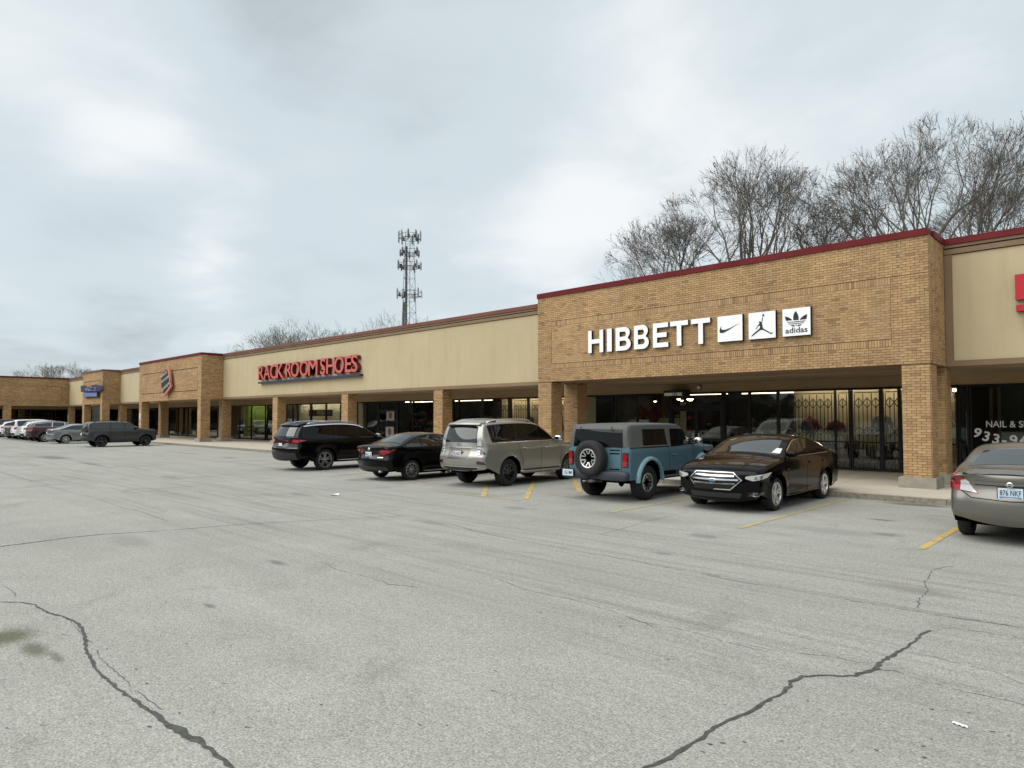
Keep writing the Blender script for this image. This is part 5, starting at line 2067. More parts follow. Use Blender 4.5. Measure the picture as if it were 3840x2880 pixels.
def wheel_meshes(R, rim, style, tw, rr):
    key = (R, rim, style, tw, rr)
    if key in _wh:
        return _wh[key]
    h = tw / 2
    t = MB()
    t.lathe([(rr, -h * .8), (rr + .01, -h * .86), (rr + (R - rr) * .5, -h), (R - .025, -h * .93), (R - .004, -h * .7), (R, 0), (R - .004, h * .7), (R - .025, h * .93), (rr + (R - rr) * .5, h), (rr + .01, h * .9), (rr, h * .8), (rr - .015, h * .3), (rr - .015, -h * .3), (rr, -h * .8)], 40)
    ty = t.mesh('tyre', 'rubber', smooth=True, angle=50)
    r = MB()
    r.lathe([(rr + .004, h * .83), (rr - .004, h * .90), (rr - .022, h * .86), (rr - .03, h * .62), (rr - .03, h * .2)], 40)
    ro = rr - .02
    y0, y1 = h * .62, h * .80      # hub face, rim face

    def spoke(th, wi, wo, a0=.045, off0=0.0, off1=0.0, mi=0, yb=None, tip=None):
        d = Vector((math.cos(th), 0, math.sin(th)))
        n_ = Vector((-math.sin(th), 0, math.cos(th)))
        r1 = tip or ro
        pa, pb = d * a0 + n_ * off0, d * r1 + n_ * off1
        vs = []
        for p, w, y in ((pa, wi, y0), (pb, wo, y1)):
            for sg_ in (-1, 1):
                vs.append((p + n_ * w * .5 * sg_) + Vector((0, y, 0)))
            for sg_ in (-1, 1):
                vs.append((p + n_ * w * .62 * sg_) + Vector((0, y - .035, 0)))
        fs = [(0, 1, 5, 4), (0, 4, 6, 2), (1, 3, 7, 5), (2, 6, 7, 3), (0, 2, 3, 1), (4, 5, 7, 6)]
        r.add(vs, fs, mi)
    if style == 'spoke10':
        for k in range(10):
            spoke(2 * math.pi * k / 10, .038, .030)
    elif style == 'twin5':
        for k in range(5):
            th = 2 * math.pi * k / 5 + .3
            spoke(th, .035, .034, .05, -.012, -.055)
            spoke(th, .035, .034, .05, .012, .055)
    elif style == 'fat5':
        for k in range(5):
            th = 2 * math.pi * k / 5 + math.pi / 2
            spoke(th, .045, .040, .045, -.014, -.040)
            spoke(th, .045, .040, .045, .014, .040)
    elif style == 'multi':
        for k in range(9):
            th = 2 * math.pi * k / 9
            spoke(th, .026, .022, .05, -.006, -.022)
            spoke(th, .026, .022, .05, .006, .022)
    elif style == 'vee':
        for k in range(6):
            th = 2 * math.pi * k / 6
            spoke(th, .03, .028, .05, -.01, -.075)
            spoke(th, .03, .028, .05, .01, .075)
    elif style == 'star6':
        for k in range(6):
            th = 2 * math.pi * k / 6 + math.pi / 6
            spoke(th, .026, .030, ro * .46, -.010, -.064)
            spoke(th, .026, .030, ro * .46, .010, .064)
        r.lathe([(ro + .012, h * .84), (ro - .012, h * .84), (ro - .014, h * .6)], 36)
    if style != 'star6':
        r.lathe([(.002, y0 + .012), (.05, y0 + .012), (.062, y0), (.062, y0 - .05)], 20)
    rm = r.mesh('rim', rim, smooth=True, angle=35)
    b = MB()
    b.lathe([(.001, h * .18), (rr - .02, h * .18), (rr - .02, -h * .5), (.001, -h * .5)], 28)
    br = b.mesh('wheel', 'well_black', smooth=False)
    _wh[key] = (ty, rm, br)
    return _wh[key]


FY = math.pi / 2      # nose towards the shops

# ---- tan luxury SUV ---------------------------------------------------------------------
GX = dict(W=.93, wb=2.79, R=.385, arch=.455, sill=.36, belt=1.20, belt_k=-.01, zm=.72, tuck=.06, lean=.035, shoulder=.025, tumble=.27, xf=2.35, xr=-2.53, ce=.13, re=.13, cg=.07, rg=.06, ct=.045, rt=.08,
          tf=.08, tr=.05, flare=.022, crease=((1.02, .012, .05),),
          profile=[(2.18, .42), (2.30, .48), (2.36, .70), (2.33, 1.0), (2.20, 1.13), (1.60, 1.19), (1.05, 1.24), (.88, 1.28), (.30, 1.68), (-.02, 1.82), (-.70, 1.865), (-1.70, 1.84), (-2.20, 1.80), (-2.33, 1.74),
                   (-2.44, 1.40), (-2.49, 1.12), (-2.50, .98), (-2.58, .88), (-2.58, .62), (-2.50, .45)])
c = Car('parked_suv', 'tan metallic luxury SUV with chrome roof rails parked beside the blue off-roader', GX, (-14.12, 13.42 + 1.395, 0), FY + rad(3), 'paint_tan', cat='SUV')
c.windows(1.25, 1.25, [(.02, -.02), (-1.02, -.98)], d=.12, rear=(-2.02, -2.16), gap=.03)
c.strip('windscreen', .90, .24, .86, 'glass_clear')
c.patch('rear_window', 'rear', [(-.60, 1.24), (.60, 1.24), (.55, 1.66), (-.55, 1.66)], 'glass_mid', .016, .04)
c.patch('rear_spoiler', 'rear', [(-.62, 1.70), (.62, 1.70), (.60, 1.80), (-.60, 1.80)], 'paint_tan', .06)
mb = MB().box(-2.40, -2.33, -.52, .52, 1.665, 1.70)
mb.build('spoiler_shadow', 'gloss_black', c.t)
for sg_ in (1, -1):
    c.corner('tail_light', sg_, [(-.14, 1.29), (-.03, 1.29), (-.01, 1.07), (.13, .90), (-.16, .90)], 'lens_clear', .012)
    c.corner('tail_light_red', sg_, [(-.01, 1.05), (.125, .91), (-.07, .91), (-.05, 1.05)], 'tail_dark', .017)
    for k in range(3):
        c.corner('tail_light_bar', sg_, [(-.15, .955 + k * .085), (-.01, .955 + k * .085), (-.01, .968 + k * .085), (-.15, .968 + k * .085)], 'seam', .016)
    c.corner('reflector', sg_, [(-.16, .65), (.10, .64), (.04, .72), (-.16, .745)], 'tail_dark', .010)
c.patch('lower_bumper', 'rear', [(-.72, .47), (.72, .47), (.66, .56), (-.66, .56)], 'cladding', .005)
c.patch('plate_recess', 'rear', [(-.36, .82), (.36, .82), (.40, .86), (.40, 1.06), (.36, 1.09), (-.36, 1.09), (-.40, 1.06), (-.40, .86)], 'paint_greytan', .004)
c.line('chrome_strip', 'rear', [(-.46, 1.10), (.46, 1.10)], .025, 'chrome', .012)
c.line('chrome_strip', 'rear', [(-.42, .80), (.42, .80)], .02, 'chrome', .012)
c.line('bumper_trim', 'rear', [(-.80, .575), (.80, .575)], .02, 'chrome', .010)
c.plate('rear', 0.0, .93, 'KAD', mat='plate_white')
mb = MB().lathe([(.045, 0), (.052, .006), (.045, .012), (.04, .006), (.045, 0)], 20, 'x', (-2.53, 0, 1.185))
mb.bar((-2.535, .03, 1.16), (-2.535, -.02, 1.21), .012)
mb.build('emblem', 'gloss_black', c.t)
for v_ in ('L', 'R'):
    c.line('door_seam', v_, [(.02, 1.20), (.0, .8), (-.02, .48)], .010)
    c.line('door_seam', v_, [(-1.0, 1.2), (-.98, 1.0), (-.86, .8), (-.80, .5)], .010)
    c.line('door_seam', v_, [(1.0, 1.24), (.98, .9), (.90, .5)], .010)
    c.patch('side_step', v_, [(-.88, .36), (.86, .36), (.86, .45), (-.88, .45)], 'cladding', .006)
    c.line('belt_trim', v_, [(.85, 1.245), (-1.9, 1.225)], .018, 'chrome', .012)
for sg_ in (1, -1):
    MB().tube([(-.95, sg_ * .93, .40), (-.8, sg_ * .96, .375), (.8, sg_ * .96, .375), (.95, sg_ * .93, .40)], .04, 8).build('running_board', 'paint_tan', c.t, smooth=True)
    MB().tube([(-1.62, sg_ * .72, .40), (-1.62, sg_ * .76, .20)], .05, 4).build('mud_flap', 'rubber', c.t)
c.handles((-.72, .30), 1.06, 'chrome')
c.mirror(.78, 1.30, 'chrome', size=(.085, .13, .09))
c.rails(-2.05, -.05, .62, 'chrome', .055, .022)
c.wheels('alloy_black', 'multi', .265, .235)
MB().tube([(-2.47, 0.4, .42), (-2.60, .4, .40)], .03, 10).build('exhaust_pipe', 'alloy_mid', c.t)
MB().blob((-1.9, 0, 1.86), (.08, .03, .03), 2.5, 10, 6).build('roof_antenna', 'paint_tan', c.t, smooth=True)

# ---- blue two-door off-roader -----------------------------------------------------------
BR = dict(W=.89, wb=2.55, R=.41, arch=.49, sill=.50, belt=1.22, zm=.80, tuck=.03, lean=.012, shoulder=.012, tumble=.13, xf=2.02, xr=-2.13, ce=.05, re=.07, cg=.035, rg=.06, ct=.02, rt=.06,
          tf=.05, tr=.02, tl=.7, flare=.01, crease=((1.13, .012, .035),), arch_dz=.03,
          profile=[(1.92, .52), (2.02, .56), (2.06, .75), (2.06, 1.08), (1.98, 1.21), (1.70, 1.24), (.95, 1.27), (.80, 1.29), (.40, 1.66), (.22, 1.775), (-.20, 1.80), (-1.75, 1.79), (-2.02, 1.765), (-2.09, 1.65),
                   (-2.13, 1.20), (-2.15, .80), (-2.12, .50)])
c = Car('parked_off_roader', 'blue two-door off-roader with grey hardtop and spare wheel on its tailgate', BR, (-9.46, 13.43 + 1.275, 0), FY + rad(.5), 'paint_blue', cat='SUV')
c.split('hardtop', lambda q: (q.z > 1.70) or (q.z > 1.235 and q.x < -.30), 'hardtop_grey')
for v_ in ('L', 'R'):
    c.patch('hardtop_side', v_, [(-2.085, 1.235), (-.28, 1.235), (-.28, 1.30), (-.22, 1.62), (.44, 1.62), (.24, 1.73), (-2.05, 1.73)], 'hardtop_grey', .006)
    w1 = c.patch('side_window', v_, [(-1.52, 1.275), (-.46, 1.275), (-.52, 1.65), (-1.50, 1.65)], 'glass_dark', .011)
    w2 = c.patch('side_window', v_, [(-.30, 1.215), (.78, 1.255), (.38, 1.64), (-.28, 1.65)], 'glass_dark', .011)
    c.line('pillar_trim', v_, [(.84, 1.27), (.42, 1.66), (.28, 1.72)], .05, 'hardtop_grey', .008)
    c.line('door_seam', v_, [(-.40, 1.23), (-.40, .75), (-.36, .60)], .010)
    c.line('door_seam', v_, [(.80, 1.25), (.80, .60)], .010)
    c.line('belt_trim', v_, [(-2.05, 1.228), (-.38, 1.228)], .022, 'gloss_black', .010)
    c.line('sill_trim', v_, [(-.78, .60), (.78, .60)], .10, 'gloss_black', .006)
c.strip('windscreen', .80, .36, .90, 'glass_clear')
c.patch('rear_window', 'rear', [(-.70, 1.24), (.70, 1.24), (.665, 1.64), (-.665, 1.64)], 'glass_dark', .016, .04)
c.patch('hardtop_rear', 'rear', [(-.72, 1.645), (.72, 1.645), (.68, 1.735), (-.68, 1.735)], 'hardtop_grey', .006)
for sg_ in (1, -1):
    c.patch('hardtop_corner', 'rear', [(sg_ * q, z) for q, z in ((.705, 1.24), (.82, 1.24), (.765, 1.70), (.67, 1.70))], 'hardtop_grey', .006)
    v_ = 180 - 25 * sg_
    f_ = c.patch('tail_light', 'rear', [(sg_ * q, z) for q, z in ((.70, .80), (.835, .80), (.835, 1.12), (.70, 1.12))], 'gloss_black', .025)
    c.patch('tail_lens', 'rear', [(sg_ * q, z) for q, z in ((.715, .815), (.825, .815), (.825, 1.105), (.715, 1.105))], 'tail_red', .036)
    # flared arches
    for xc in (-1.275, 1.275):
        mb = MB()
        pts = []
        for k in range(19):
            th = rad(180 - 180 * k / 18)
            pts.append((xc + .515 * math.cos(th), .44 + .53 * math.sin(th)))
        vs, fs = [], []
        for k, (x, z) in enumerate(pts):
            dx, dz = (x - xc), (z - .44)
            l = math.hypot(dx, dz)
            dx, dz = dx / l, dz / l
            yb = c.Y(x, max(z, .5))
            for a, b in ((-.028, .062), (.012, .062), (.04, .04), (.055, -.01), (-.028, -.02)):
                vs.append((x + dx * a, sg_ * (yb + b), z + dz * a))
            if k:
                for j in range(5):
                    j2 = (j + 1) % 5
                    fs.append(((k - 1) * 5 + j, (k - 1) * 5 + j2, k * 5 + j2, k * 5 + j))
        mb.add(vs, fs)
        mb.build('wheel_arch_flare', 'paint_blue_light', c.t, smooth=True, angle=35, fix=True)
    MB().blob((-2.20, sg_ * .52, .60), (.10, .40, .11), 5, 20, 8).build('rear_bumper_end', 'cladding_blue', c.t, smooth=True)
    MB().blob((.79, sg_ * 1.02, 1.34), (.08, .10, .085), 3, 14, 8).build('side_mirror', 'chrome', c.t, smooth=True)
    MB().tube([(.80, sg_ * .86, 1.27), (.80, sg_ * 1.0, 1.29)], .03, 6).build('mirror_arm', 'cladding', c.t)
MB().box(-2.22, -2.10, -.86, .86, .52, .68).build('rear_bumper', 'cladding_blue', c.t)
MB().box(1.95, 2.20, -.80, .80, .55, .72).build('front_bumper', 'cladding', c.t)
# spare wheel
ty, rm, br = wheel_meshes(.41, 'alloy', 'star6', .27, .225)
sw_ = link('spare_wheel', br, c.t, (-2.29, .06, .985), (0, 0, math.pi / 2))
link('tyre', ty, sw_)
link('rim', rm, sw_)
MB().lathe([(.12, 0), (.12, -.12)], 12, 'x', (-2.13, .06, .985)).build('spare_carrier', 'cladding', c.t)
for z in (.66, .745, 1.10, 1.175):
    c.line('tailgate_rib', 'rear', [(-.62, z), (-.36, z)], .028, 'seam', .004)
c.line('tailgate_seam', 'rear', [(-.665, .62), (-.665, 1.2)], .010)
for (y, z, w) in ((.63, 1.60, .055), (.36, 1.60, .045), (.31, 1.605, .03), (-.30, 1.60, .05), (-.36, 1.59, .04)):
    c.patch('window_sticker', 'rear', [(y - w * .7, z - w * .45), (y + w * .6, z - w * .5), (y + w * .7, z + w * .4), (y - w * .3, z + w * .5)], 'paper_white', .014)
for y in (-.43, .46):
    MB().tube([(-2.12, y, 1.71), (-2.13, y + .015, 1.61)], .014, 6).build('rear_hinge', 'gloss_black', c.t)
pf = MB().box(-2.33, -2.315, .52, .88, .53, .72).build('licence_plate', 'gloss_black', c.t)
MB().box(-2.336, -2.331, .545, .855, .55, .70).build('plate_face', 'plate', pf)
me = fit(text_mesh('plate_number', 'G1M', .002, ['plate_ink'], offset=.01), -.10, .12, -.035, .045)
link('plate_number', me, pf, (-2.338, .70, .62), (math.pi / 2, 0, -math.pi / 2))
c.handles((-.18,), 1.02, 'paint_blue')
c.wheels('alloy', 'star6', .275, .225)
MB().lathe([(.06, -.62), (.06, -.05), (.14, 0), (.06, .05), (.06, .62)], 12, 'y', (-1.275, -.1, .40)).build('rear_axle', 'well_black', c.t)
MB().tube([(-2.02, .3, .45), (-1.5, .35, .42)], .07, 10).build('exhaust_silencer', 'alloy_mid', c.t, smooth=True)
MB().tube([(-2.10, .42, .43), (-1.95, .40, .44)], .035, 10).build('exhaust_pipe', 'alloy', c.t, smooth=True)

# ---- black-brown saloon, nose to the camera ---------------------------------------------
TA = dict(W=.955, wb=2.87, R=.345, arch=.405, sill=.27, belt=1.06, belt_k=-.015, zm=.68, tuck=.08, lean=.03, shoulder=.045, tumble=.36, xf=2.42, xr=-2.72, ce=.20, re=.16, cg=.10, rg=.07, ct=.05, rt=.09,
          tf=.10, tr=.07, flare=.02, crease=((.86, .014, .04),), crease_k=-.02,
          profile=[(2.28, .20), (2.42, .26), (2.47, .48), (2.45, .74), (2.34, .90), (1.95, 1.0), (1.40, 1.075), (1.12, 1.10), (.34, 1.475), (.0, 1.54), (-.55, 1.555), (-1.10, 1.50), (-1.85, 1.23), (-2.05, 1.18),
                   (-2.50, 1.15), (-2.64, 1.08), (-2.66, .84), (-2.74, .62), (-2.64, .28)])
c = Car('parked_sedan', 'black-brown sedan with a chrome bar grille backed in towards the shops', TA, (-6.66, 13.75 + 1.435, 0), -FY + rad(1.0), 'paint_brownblack', cat='sedan')
c.windows(1.085, 1.10, [(-.20, -.24), (-1.05, -1.0)], d=.11, gap=.025, mat='glass_dark')
c.strip('windscreen', 1.10, .28, .88, 'glass_clear', ub=.86)
c.strip('rear_window', -1.13, -1.86, .86, 'glass_clear')
for v_ in ('L', 'R'):
    b_ = c.base
    top_ = [p for p in b_ if p[1] > 1.10]
    c.line('window_chrome', v_, [(x, z + .012) for x, z in top_], .016, 'chrome', .012)
    c.line('window_chrome', v_, [(.95, 1.075), (-1.62, 1.098)], .014, 'alloy_mid', .012)
    c.line('door_seam', v_, [(-.20, 1.06), (-.18, .7), (-.20, .34)], .009)
    c.line('door_seam', v_, [(-1.15, 1.06), (-1.12, .8), (-1.02, .6), (-.95, .36)], .009)
    c.line('door_seam', v_, [(.93, 1.05), (.92, .7), (.86, .34)], .009)
    c.line('sill_trim', v_, [(.95, .30), (-.95, .30)], .03, 'gloss_black', .006)
    c.line('fender_badge', v_, [(1.02, .83), (.90, .83)], .022, 'chrome', .008)
# grille
GZ = .66
hexa = [(-.56, GZ), (-.40, GZ + .145), (.40, GZ + .145), (.56, GZ), (.36, GZ - .185), (-.36, GZ - .185)]
gr = c.patch('grille', 'front', hexa, 'gloss_black', .010)
for z, hw, wd_ in ((GZ + .080, .42, .030), (GZ + .005, .50, .030), (GZ - .072, .44, .030)):
    c.line('grille_bar', 'front', [(-hw, z), (0, z - .006), (hw, z)], wd_, 'chrome', .022)
c.line('grille_frame', 'front', hexa[:4], .014, 'chrome', .018)
c.line('grille_frame', 'front', [hexa[3], (.36, GZ - .185)], .018, 'chrome', .018)
c.line('grille_frame', 'front', [hexa[0], (-.36, GZ - .185)], .018, 'chrome', .018)
c.line('grille_frame', 'front', [(-.28, GZ - .19), (.36, GZ - .19)], .022, 'chrome', .018)
c.patch('plate_mount', 'front', [(-.42, GZ - .20), (.02, GZ - .20), (.05, GZ - .10), (-.42, GZ - .10)], 'gloss_black', .03)
hx = c._cast((6, 0, GZ - .01), (-1, 0, 0))[0].x + .032
MB().blob((hx, 0, GZ - .01), (.012, .085, .036), 2, 20, 8).build('badge', 'chrome', c.t, smooth=True)
MB().blob((hx + .006, 0, GZ - .01), (.009, .072, .027), 2, 20, 8).build('badge_face', 'plate_blue', c.t, smooth=True)
for sg_ in (1, -1):
    v_ = 38 * sg_
    c.patch('headlight', v_, [(sg_ * q, z) for q, z in ((-.94, .70), (-.80, .655), (-.48, .72), (-.36, .815), (-.52, .80), (-.92, .745))], 'lens_clear', .012, .04)
    c.patch('headlight_inner', v_, [(sg_ * q, z) for q, z in ((-.78, .685), (-.62, .70), (-.60, .765), (-.76, .745))], 'lens_grey', .016, .04)
    c.patch('fog_recess', v_, [(sg_ * q, z) for q, z in ((-.92, .42), (-.55, .44), (-.56, .35), (-.74, .31))], 'gloss_black', .006, .04)
    for z in (.355, .385, .415):
        c.line('fog_bar', v_, [(sg_ * -.80, z), (sg_ * -.58, z + .01)], .010, 'alloy_mid', .010)
c.patch('lower_intake', 'front', [(-.52, .30), (.52, .30), (.56, .40), (-.56, .40)], 'cladding', .006)
c.line('lower_lip', 'front', [(-.7, .255), (.7, .255)], .02, 'alloy_mid', .006)
c.line('hood_crease', 'top', [(2.2, .50), (1.3, .62)], .012, 'seam', .002)
c.line('hood_crease', 'top', [(2.2, -.50), (1.3, -.62)], .012, 'seam', .002)
c.line('hood_seam', 'front', [(-.62, .845), (0, .865), (.62, .845)], .010, 'seam', .003)
for ya, yb, za, zb in ((.5, .0, 1.125, 1.15), (-.1, -.6, 1.135, 1.13)):
    MB().tube([(1.05, ya, za), (1.01, yb, zb)], .010, 5).build('wiper', 'gloss_black', c.t)
c.patch('windscreen_sticker', 'front', [(.60, 1.16), (.77, 1.145), (.74, 1.24), (.63, 1.25)], 'plate_white', .012, .04)
c.mirror(.72, 1.14, 'paint_brownblack', size=(.085, .12, .065))
c.handles((-.42, -1.28), .93, 'paint_brownblack')
c.wheels('alloy', 'fat5', .235, .245)

# ---- black compact saloon ---------------------------------------------------------------
CO = dict(W=.885, wb=2.70, R=.315, arch=.375, sill=.25, belt=.98, belt_k=-.025, zm=.62, tuck=.08, lean=.03, shoulder=.04, tumble=.34, xf=2.30, xr=-2.35, ce=.16, re=.15, cg=.09, rg=.07, ct=.045, rt=.08,
          tf=.10, tr=.07, flare=.02, crease=((.80, .012, .04),), crease_k=-.03,
          profile=[(2.20, .20), (2.32, .26), (2.36, .48), (2.30, .68), (2.05, .82), (1.40, .97), (1.08, 1.03), (.30, 1.36), (-.05, 1.445), (-.55, 1.46), (-1.05, 1.42), (-1.68, 1.16), (-1.88, 1.11), (-2.26, 1.09),
                   (-2.36, 1.02), (-2.33, .82), (-2.42, .60), (-2.32, .27)])
c = Car('parked_sedan', 'black compact sedan parked between the black SUV and the tan SUV', CO, (-17.42, 12.65 + 1.35, 0), FY + rad(1.5), 'paint_black', cat='sedan')
c.windows(.99, 1.03, [(-.16, -.20), (-1.0, -.94)], d=.10, gap=.025, mat='glass_mid')
c.strip('windscreen', 1.08, .26, .88, 'glass_clear')
c.strip('rear_window', -1.08, -1.72, .84, 'glass_clear', ub=.88)
for v_ in ('L', 'R'):
    c.line('door_seam', v_, [(-.16, .97), (-.15, .7), (-.16, .32)], .009)
    c.line('door_seam', v_, [(-1.08, .99), (-1.04, .8), (-.92, .34)], .009)
    c.line('sill_trim', v_, [(.92, .275), (-.92, .275)], .03, 'alloy_mid', .006)
for sg_ in (1, -1):
    c.corner('tail_light', sg_, [(-.26, .94), (.24, .965), (.06, .865), (-.14, .79), (-.26, .83)], 'tail_red', .012)
    c.patch('tail_light_inner', 'rear', [(sg_ * q, z) for q, z in ((.40, .82), (.52, .79), (.53, .93), (.42, .93))], 'tail_dark', .010, .05)
c.patch('plate_recess', 'rear', [(-.42, .68), (.42, .68), (.46, .92), (-.46, .92)], 'gloss_black', .003)
c.line('trunk_seam', 'rear', [(-.60, .97), (-.44, .66), (.44, .66), (.60, .97)], .010, 'seam', .004)
c.patch('diffuser', 'rear', [(-.74, .33), (.74, .33), (.66, .44), (-.66, .44)], 'cladding', .005)
c.plate('rear', 0, .80, '6L2', mat='plate_white')
MB().blob((-2.36, 0, .965), (.012, .06, .042), 2, 16, 8).build('emblem', 'chrome', c.t, smooth=True)
c.line('badge', 'rear', [(-.58, .72), (-.40, .715)], .022, 'chrome', .006)
c.mirror(.74, 1.06, 'paint_black', size=(.08, .115, .065))
c.handles((-.36, -1.20), .86, 'paint_black')
c.wheels('alloy_mid', 'spoke10', .215, .225)
MB().tube([(-2.36, -.52, .29), (-2.2, -.52, .30)], .035, 10).build('exhaust_pipe', 'alloy_mid', c.t, smooth=True)

# ---- black three-row SUV ----------------------------------------------------------------
TXS = dict(W=.985, wb=2.95, R=.385, arch=.445, sill=.33, belt=1.12, belt_k=-.015, zm=.72, tuck=.07, lean=.035, shoulder=.035, tumble=.28, xf=2.43, xr=-2.72, ce=.15, re=.15, cg=.09, rg=.07, ct=.045, rt=.09,
           tf=.09, tr=.07, flare=.03, crease=((.98, .014, .05),), crease_k=-.03,
           profile=[(2.30, .30), (2.42, .38), (2.46, .70), (2.40, .98), (2.22, 1.07), (1.60, 1.14), (1.15, 1.18), (.30, 1.62), (-.05, 1.74), (-.75, 1.785), (-1.75, 1.75), (-2.28, 1.70), (-2.42, 1.65), (-2.62, 1.30),
                    (-2.69, 1.12), (-2.70, .96), (-2.78, .84), (-2.78, .60), (-2.68, .36)])
c = Car('parked_suv', 'black three-row SUV with full-width red tail light, leftmost of the near row', TXS, (-22.98, 12.85 + 1.475, 0), FY + rad(2), 'paint_black', cat='SUV')
c.windows(1.16, 1.20, [(.0, -.04), (-1.0, -.94), (-1.22, -1.16)], d=.11, gap=.022, mat='glass_dark', rear=(-2.35, -2.25))
c.strip('windscreen', 1.15, .26, .88, 'glass_clear')
c.patch('rear_window', 'rear', [(-.66, 1.24), (.66, 1.24), (.60, 1.56), (-.60, 1.56)], 'glass_mid', .016, .04)
c.patch('rear_spoiler', 'rear', [(-.64, 1.60), (.64, 1.60), (.66, 1.68), (-.66, 1.68)], 'gloss_black', .07)
c.patch('light_bar', 'rear', [(-.80, 1.02), (.80, 1.02), (.82, 1.11), (-.82, 1.11)], 'tail_dark', .012)
for sg_ in (1, -1):
    c.corner('tail_light', sg_, [(-.22, 1.0), (0, 1.01), (.26, 1.10), (.06, 1.135), (-.22, 1.13)], 'tail_red', .016)
c.patch('plate_recess', 'rear', [(-.40, .86), (.40, .86), (.44, 1.0), (-.44, 1.0)], 'gloss_black', .004)
c.plate('rear', 0.0, .925, None, mat='plate_white', w=.24, h=.15)
c.line('bumper_crease', 'rear', [(-.9, .83), (.9, .83)], .03, 'alloy_black', .008)
c.patch('lower_bumper', 'rear', [(-.86, .42), (.86, .42), (.80, .66), (-.80, .66)], 'cladding', .005)
c.line('window_chrome', 'L', [(x, z + .015) for x, z in c.base if z > 1.50], .03, 'chrome', .013)
c.line('window_chrome', 'R', [(x, z + .015) for x, z in c.base if z > 1.50], .03, 'chrome', .013)
for v_ in ('L', 'R'):
    c.line('door_seam', v_, [(.0, 1.14), (.0, .8), (-.02, .42)], .009)
    c.line('door_seam', v_, [(-1.05, 1.15), (-1.04, .9), (-.95, .6), (-.92, .42)], .009)
    c.line('sill_trim', v_, [(1.0, .36), (-1.0, .36)], .03, 'alloy_mid', .006)
c.rails(-2.1, .0, .66, 'chrome', .05, .02)
c.mirror(.82, 1.24, 'paint_black', size=(.085, .125, .075), cap='alloy_mid')
c.handles((-.70, .28), 1.02, 'paint_black')
c.wheels('alloy_mid', 'twin5', .245, .275)

# ---- grey-tan small saloon cut by the right edge ----------------------------------------
VE = dict(W=.848, wb=2.60, R=.305, arch=.365, sill=.26, belt=1.02, belt_k=-.02, zm=.64, tuck=.08, lean=.03, shoulder=.035, tumble=.34, xf=2.18, xr=-2.26, ce=.16, re=.17, cg=.10, rg=.08, ct=.05, rt=.10,
          tf=.10, tr=.08, flare=.018, crease=((.88, .010, .04),),
          profile=[(2.08, .22), (2.18, .28), (2.22, .50), (2.16, .72), (1.95, .86), (1.35, 1.03), (1.08, 1.08), (.38, 1.40), (.0, 1.50), (-.50, 1.52), (-1.00, 1.46), (-1.62, 1.18), (-1.78, 1.14), (-2.16, 1.13),
                   (-2.26, 1.05), (-2.24, .86), (-2.32, .66), (-2.30, .42), (-2.20, .30)])
c = Car('parked_sedan', 'grey-tan compact sedan cut off by the right edge of the picture', VE, (-1.62, 13.2 + 1.30, 0), FY + rad(0), 'paint_greytan', cat='sedan')
c.windows(1.04, 1.07, [(-.12, -.16), (-.98, -.92)], d=.10, gap=.025, mat='glass_mid')
c.strip('windscreen', 1.08, .32, .88, 'glass_clear')
c.strip('rear_window', -1.04, -1.66, .82, 'glass_clear', ub=.88)
for sg_ in (1, -1):
    c.corner('tail_light', sg_, [(.17, .96), (.10, 1.08), (.02, 1.08), (-.30, .765), (-.05, .785), (.16, .82)], 'tail_red', .012, 40, .04)
    c.corner('reverse_light', sg_, [(-.28, .774), (-.03, .80), (-.03, .95), (-.10, .965)], 'lens_clear', .017, 40, .04)
c.line('trunk_spoiler', 'rear', [(-.62, 1.075), (0, 1.09), (.62, 1.075)], .05, 'paint_greytan', .03)
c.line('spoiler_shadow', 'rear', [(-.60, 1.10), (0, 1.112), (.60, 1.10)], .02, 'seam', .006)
c.line('trunk_handle', 'rear', [(-.46, .93), (.46, .93)], .05, 'paint_greytan', .028)
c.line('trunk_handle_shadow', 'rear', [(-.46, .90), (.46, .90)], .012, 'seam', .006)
c.line('trunk_seam', 'rear', [(-.78, 1.02), (-.66, .80), (-.50, .70), (0, .68), (.50, .70), (.66, .80), (.78, 1.02)], .012, 'seam', .004)
c.plate('rear', 0, .80, '876 NKF', mat='plate')
mb = MB().lathe([(.030, 0), (.042, .006), (.034, .012), (.030, 0)], 20, 'x', (-2.335, 0, .925))
mb.box(-2.336, -2.326, -.055, .055, .918, .932)
mb.build('emblem', 'chrome', c.t)
c.line('badge', 'rear', [(.70, .945), (.52, .925)], .022, 'chrome', .008)
for v_ in ('L', 'R'):
    c.line('door_seam', v_, [(-.12, 1.03), (-.11, .7), (-.12, .34)], .009)
    c.line('door_seam', v_, [(-1.02, 1.05), (-.98, .8), (-.88, .36)], .009)
c.mirror(.74, 1.12, 'paint_greytan', size=(.08, .115, .07))
c.handles((-.34, -1.14), .92, 'paint_greytan')
c.wheels('alloy_mid', 'spoke10', .195, .20)
MB().tube([(-1.45, -.2, 1.49), (-1.75, -.2, 1.62)], .006, 5).build('roof_antenna', 'gloss_black', c.t)
MB().box(-2.0, -1.4, -.5, .5, .27, .36).build('fuel_tank', 'well_black', c.t)

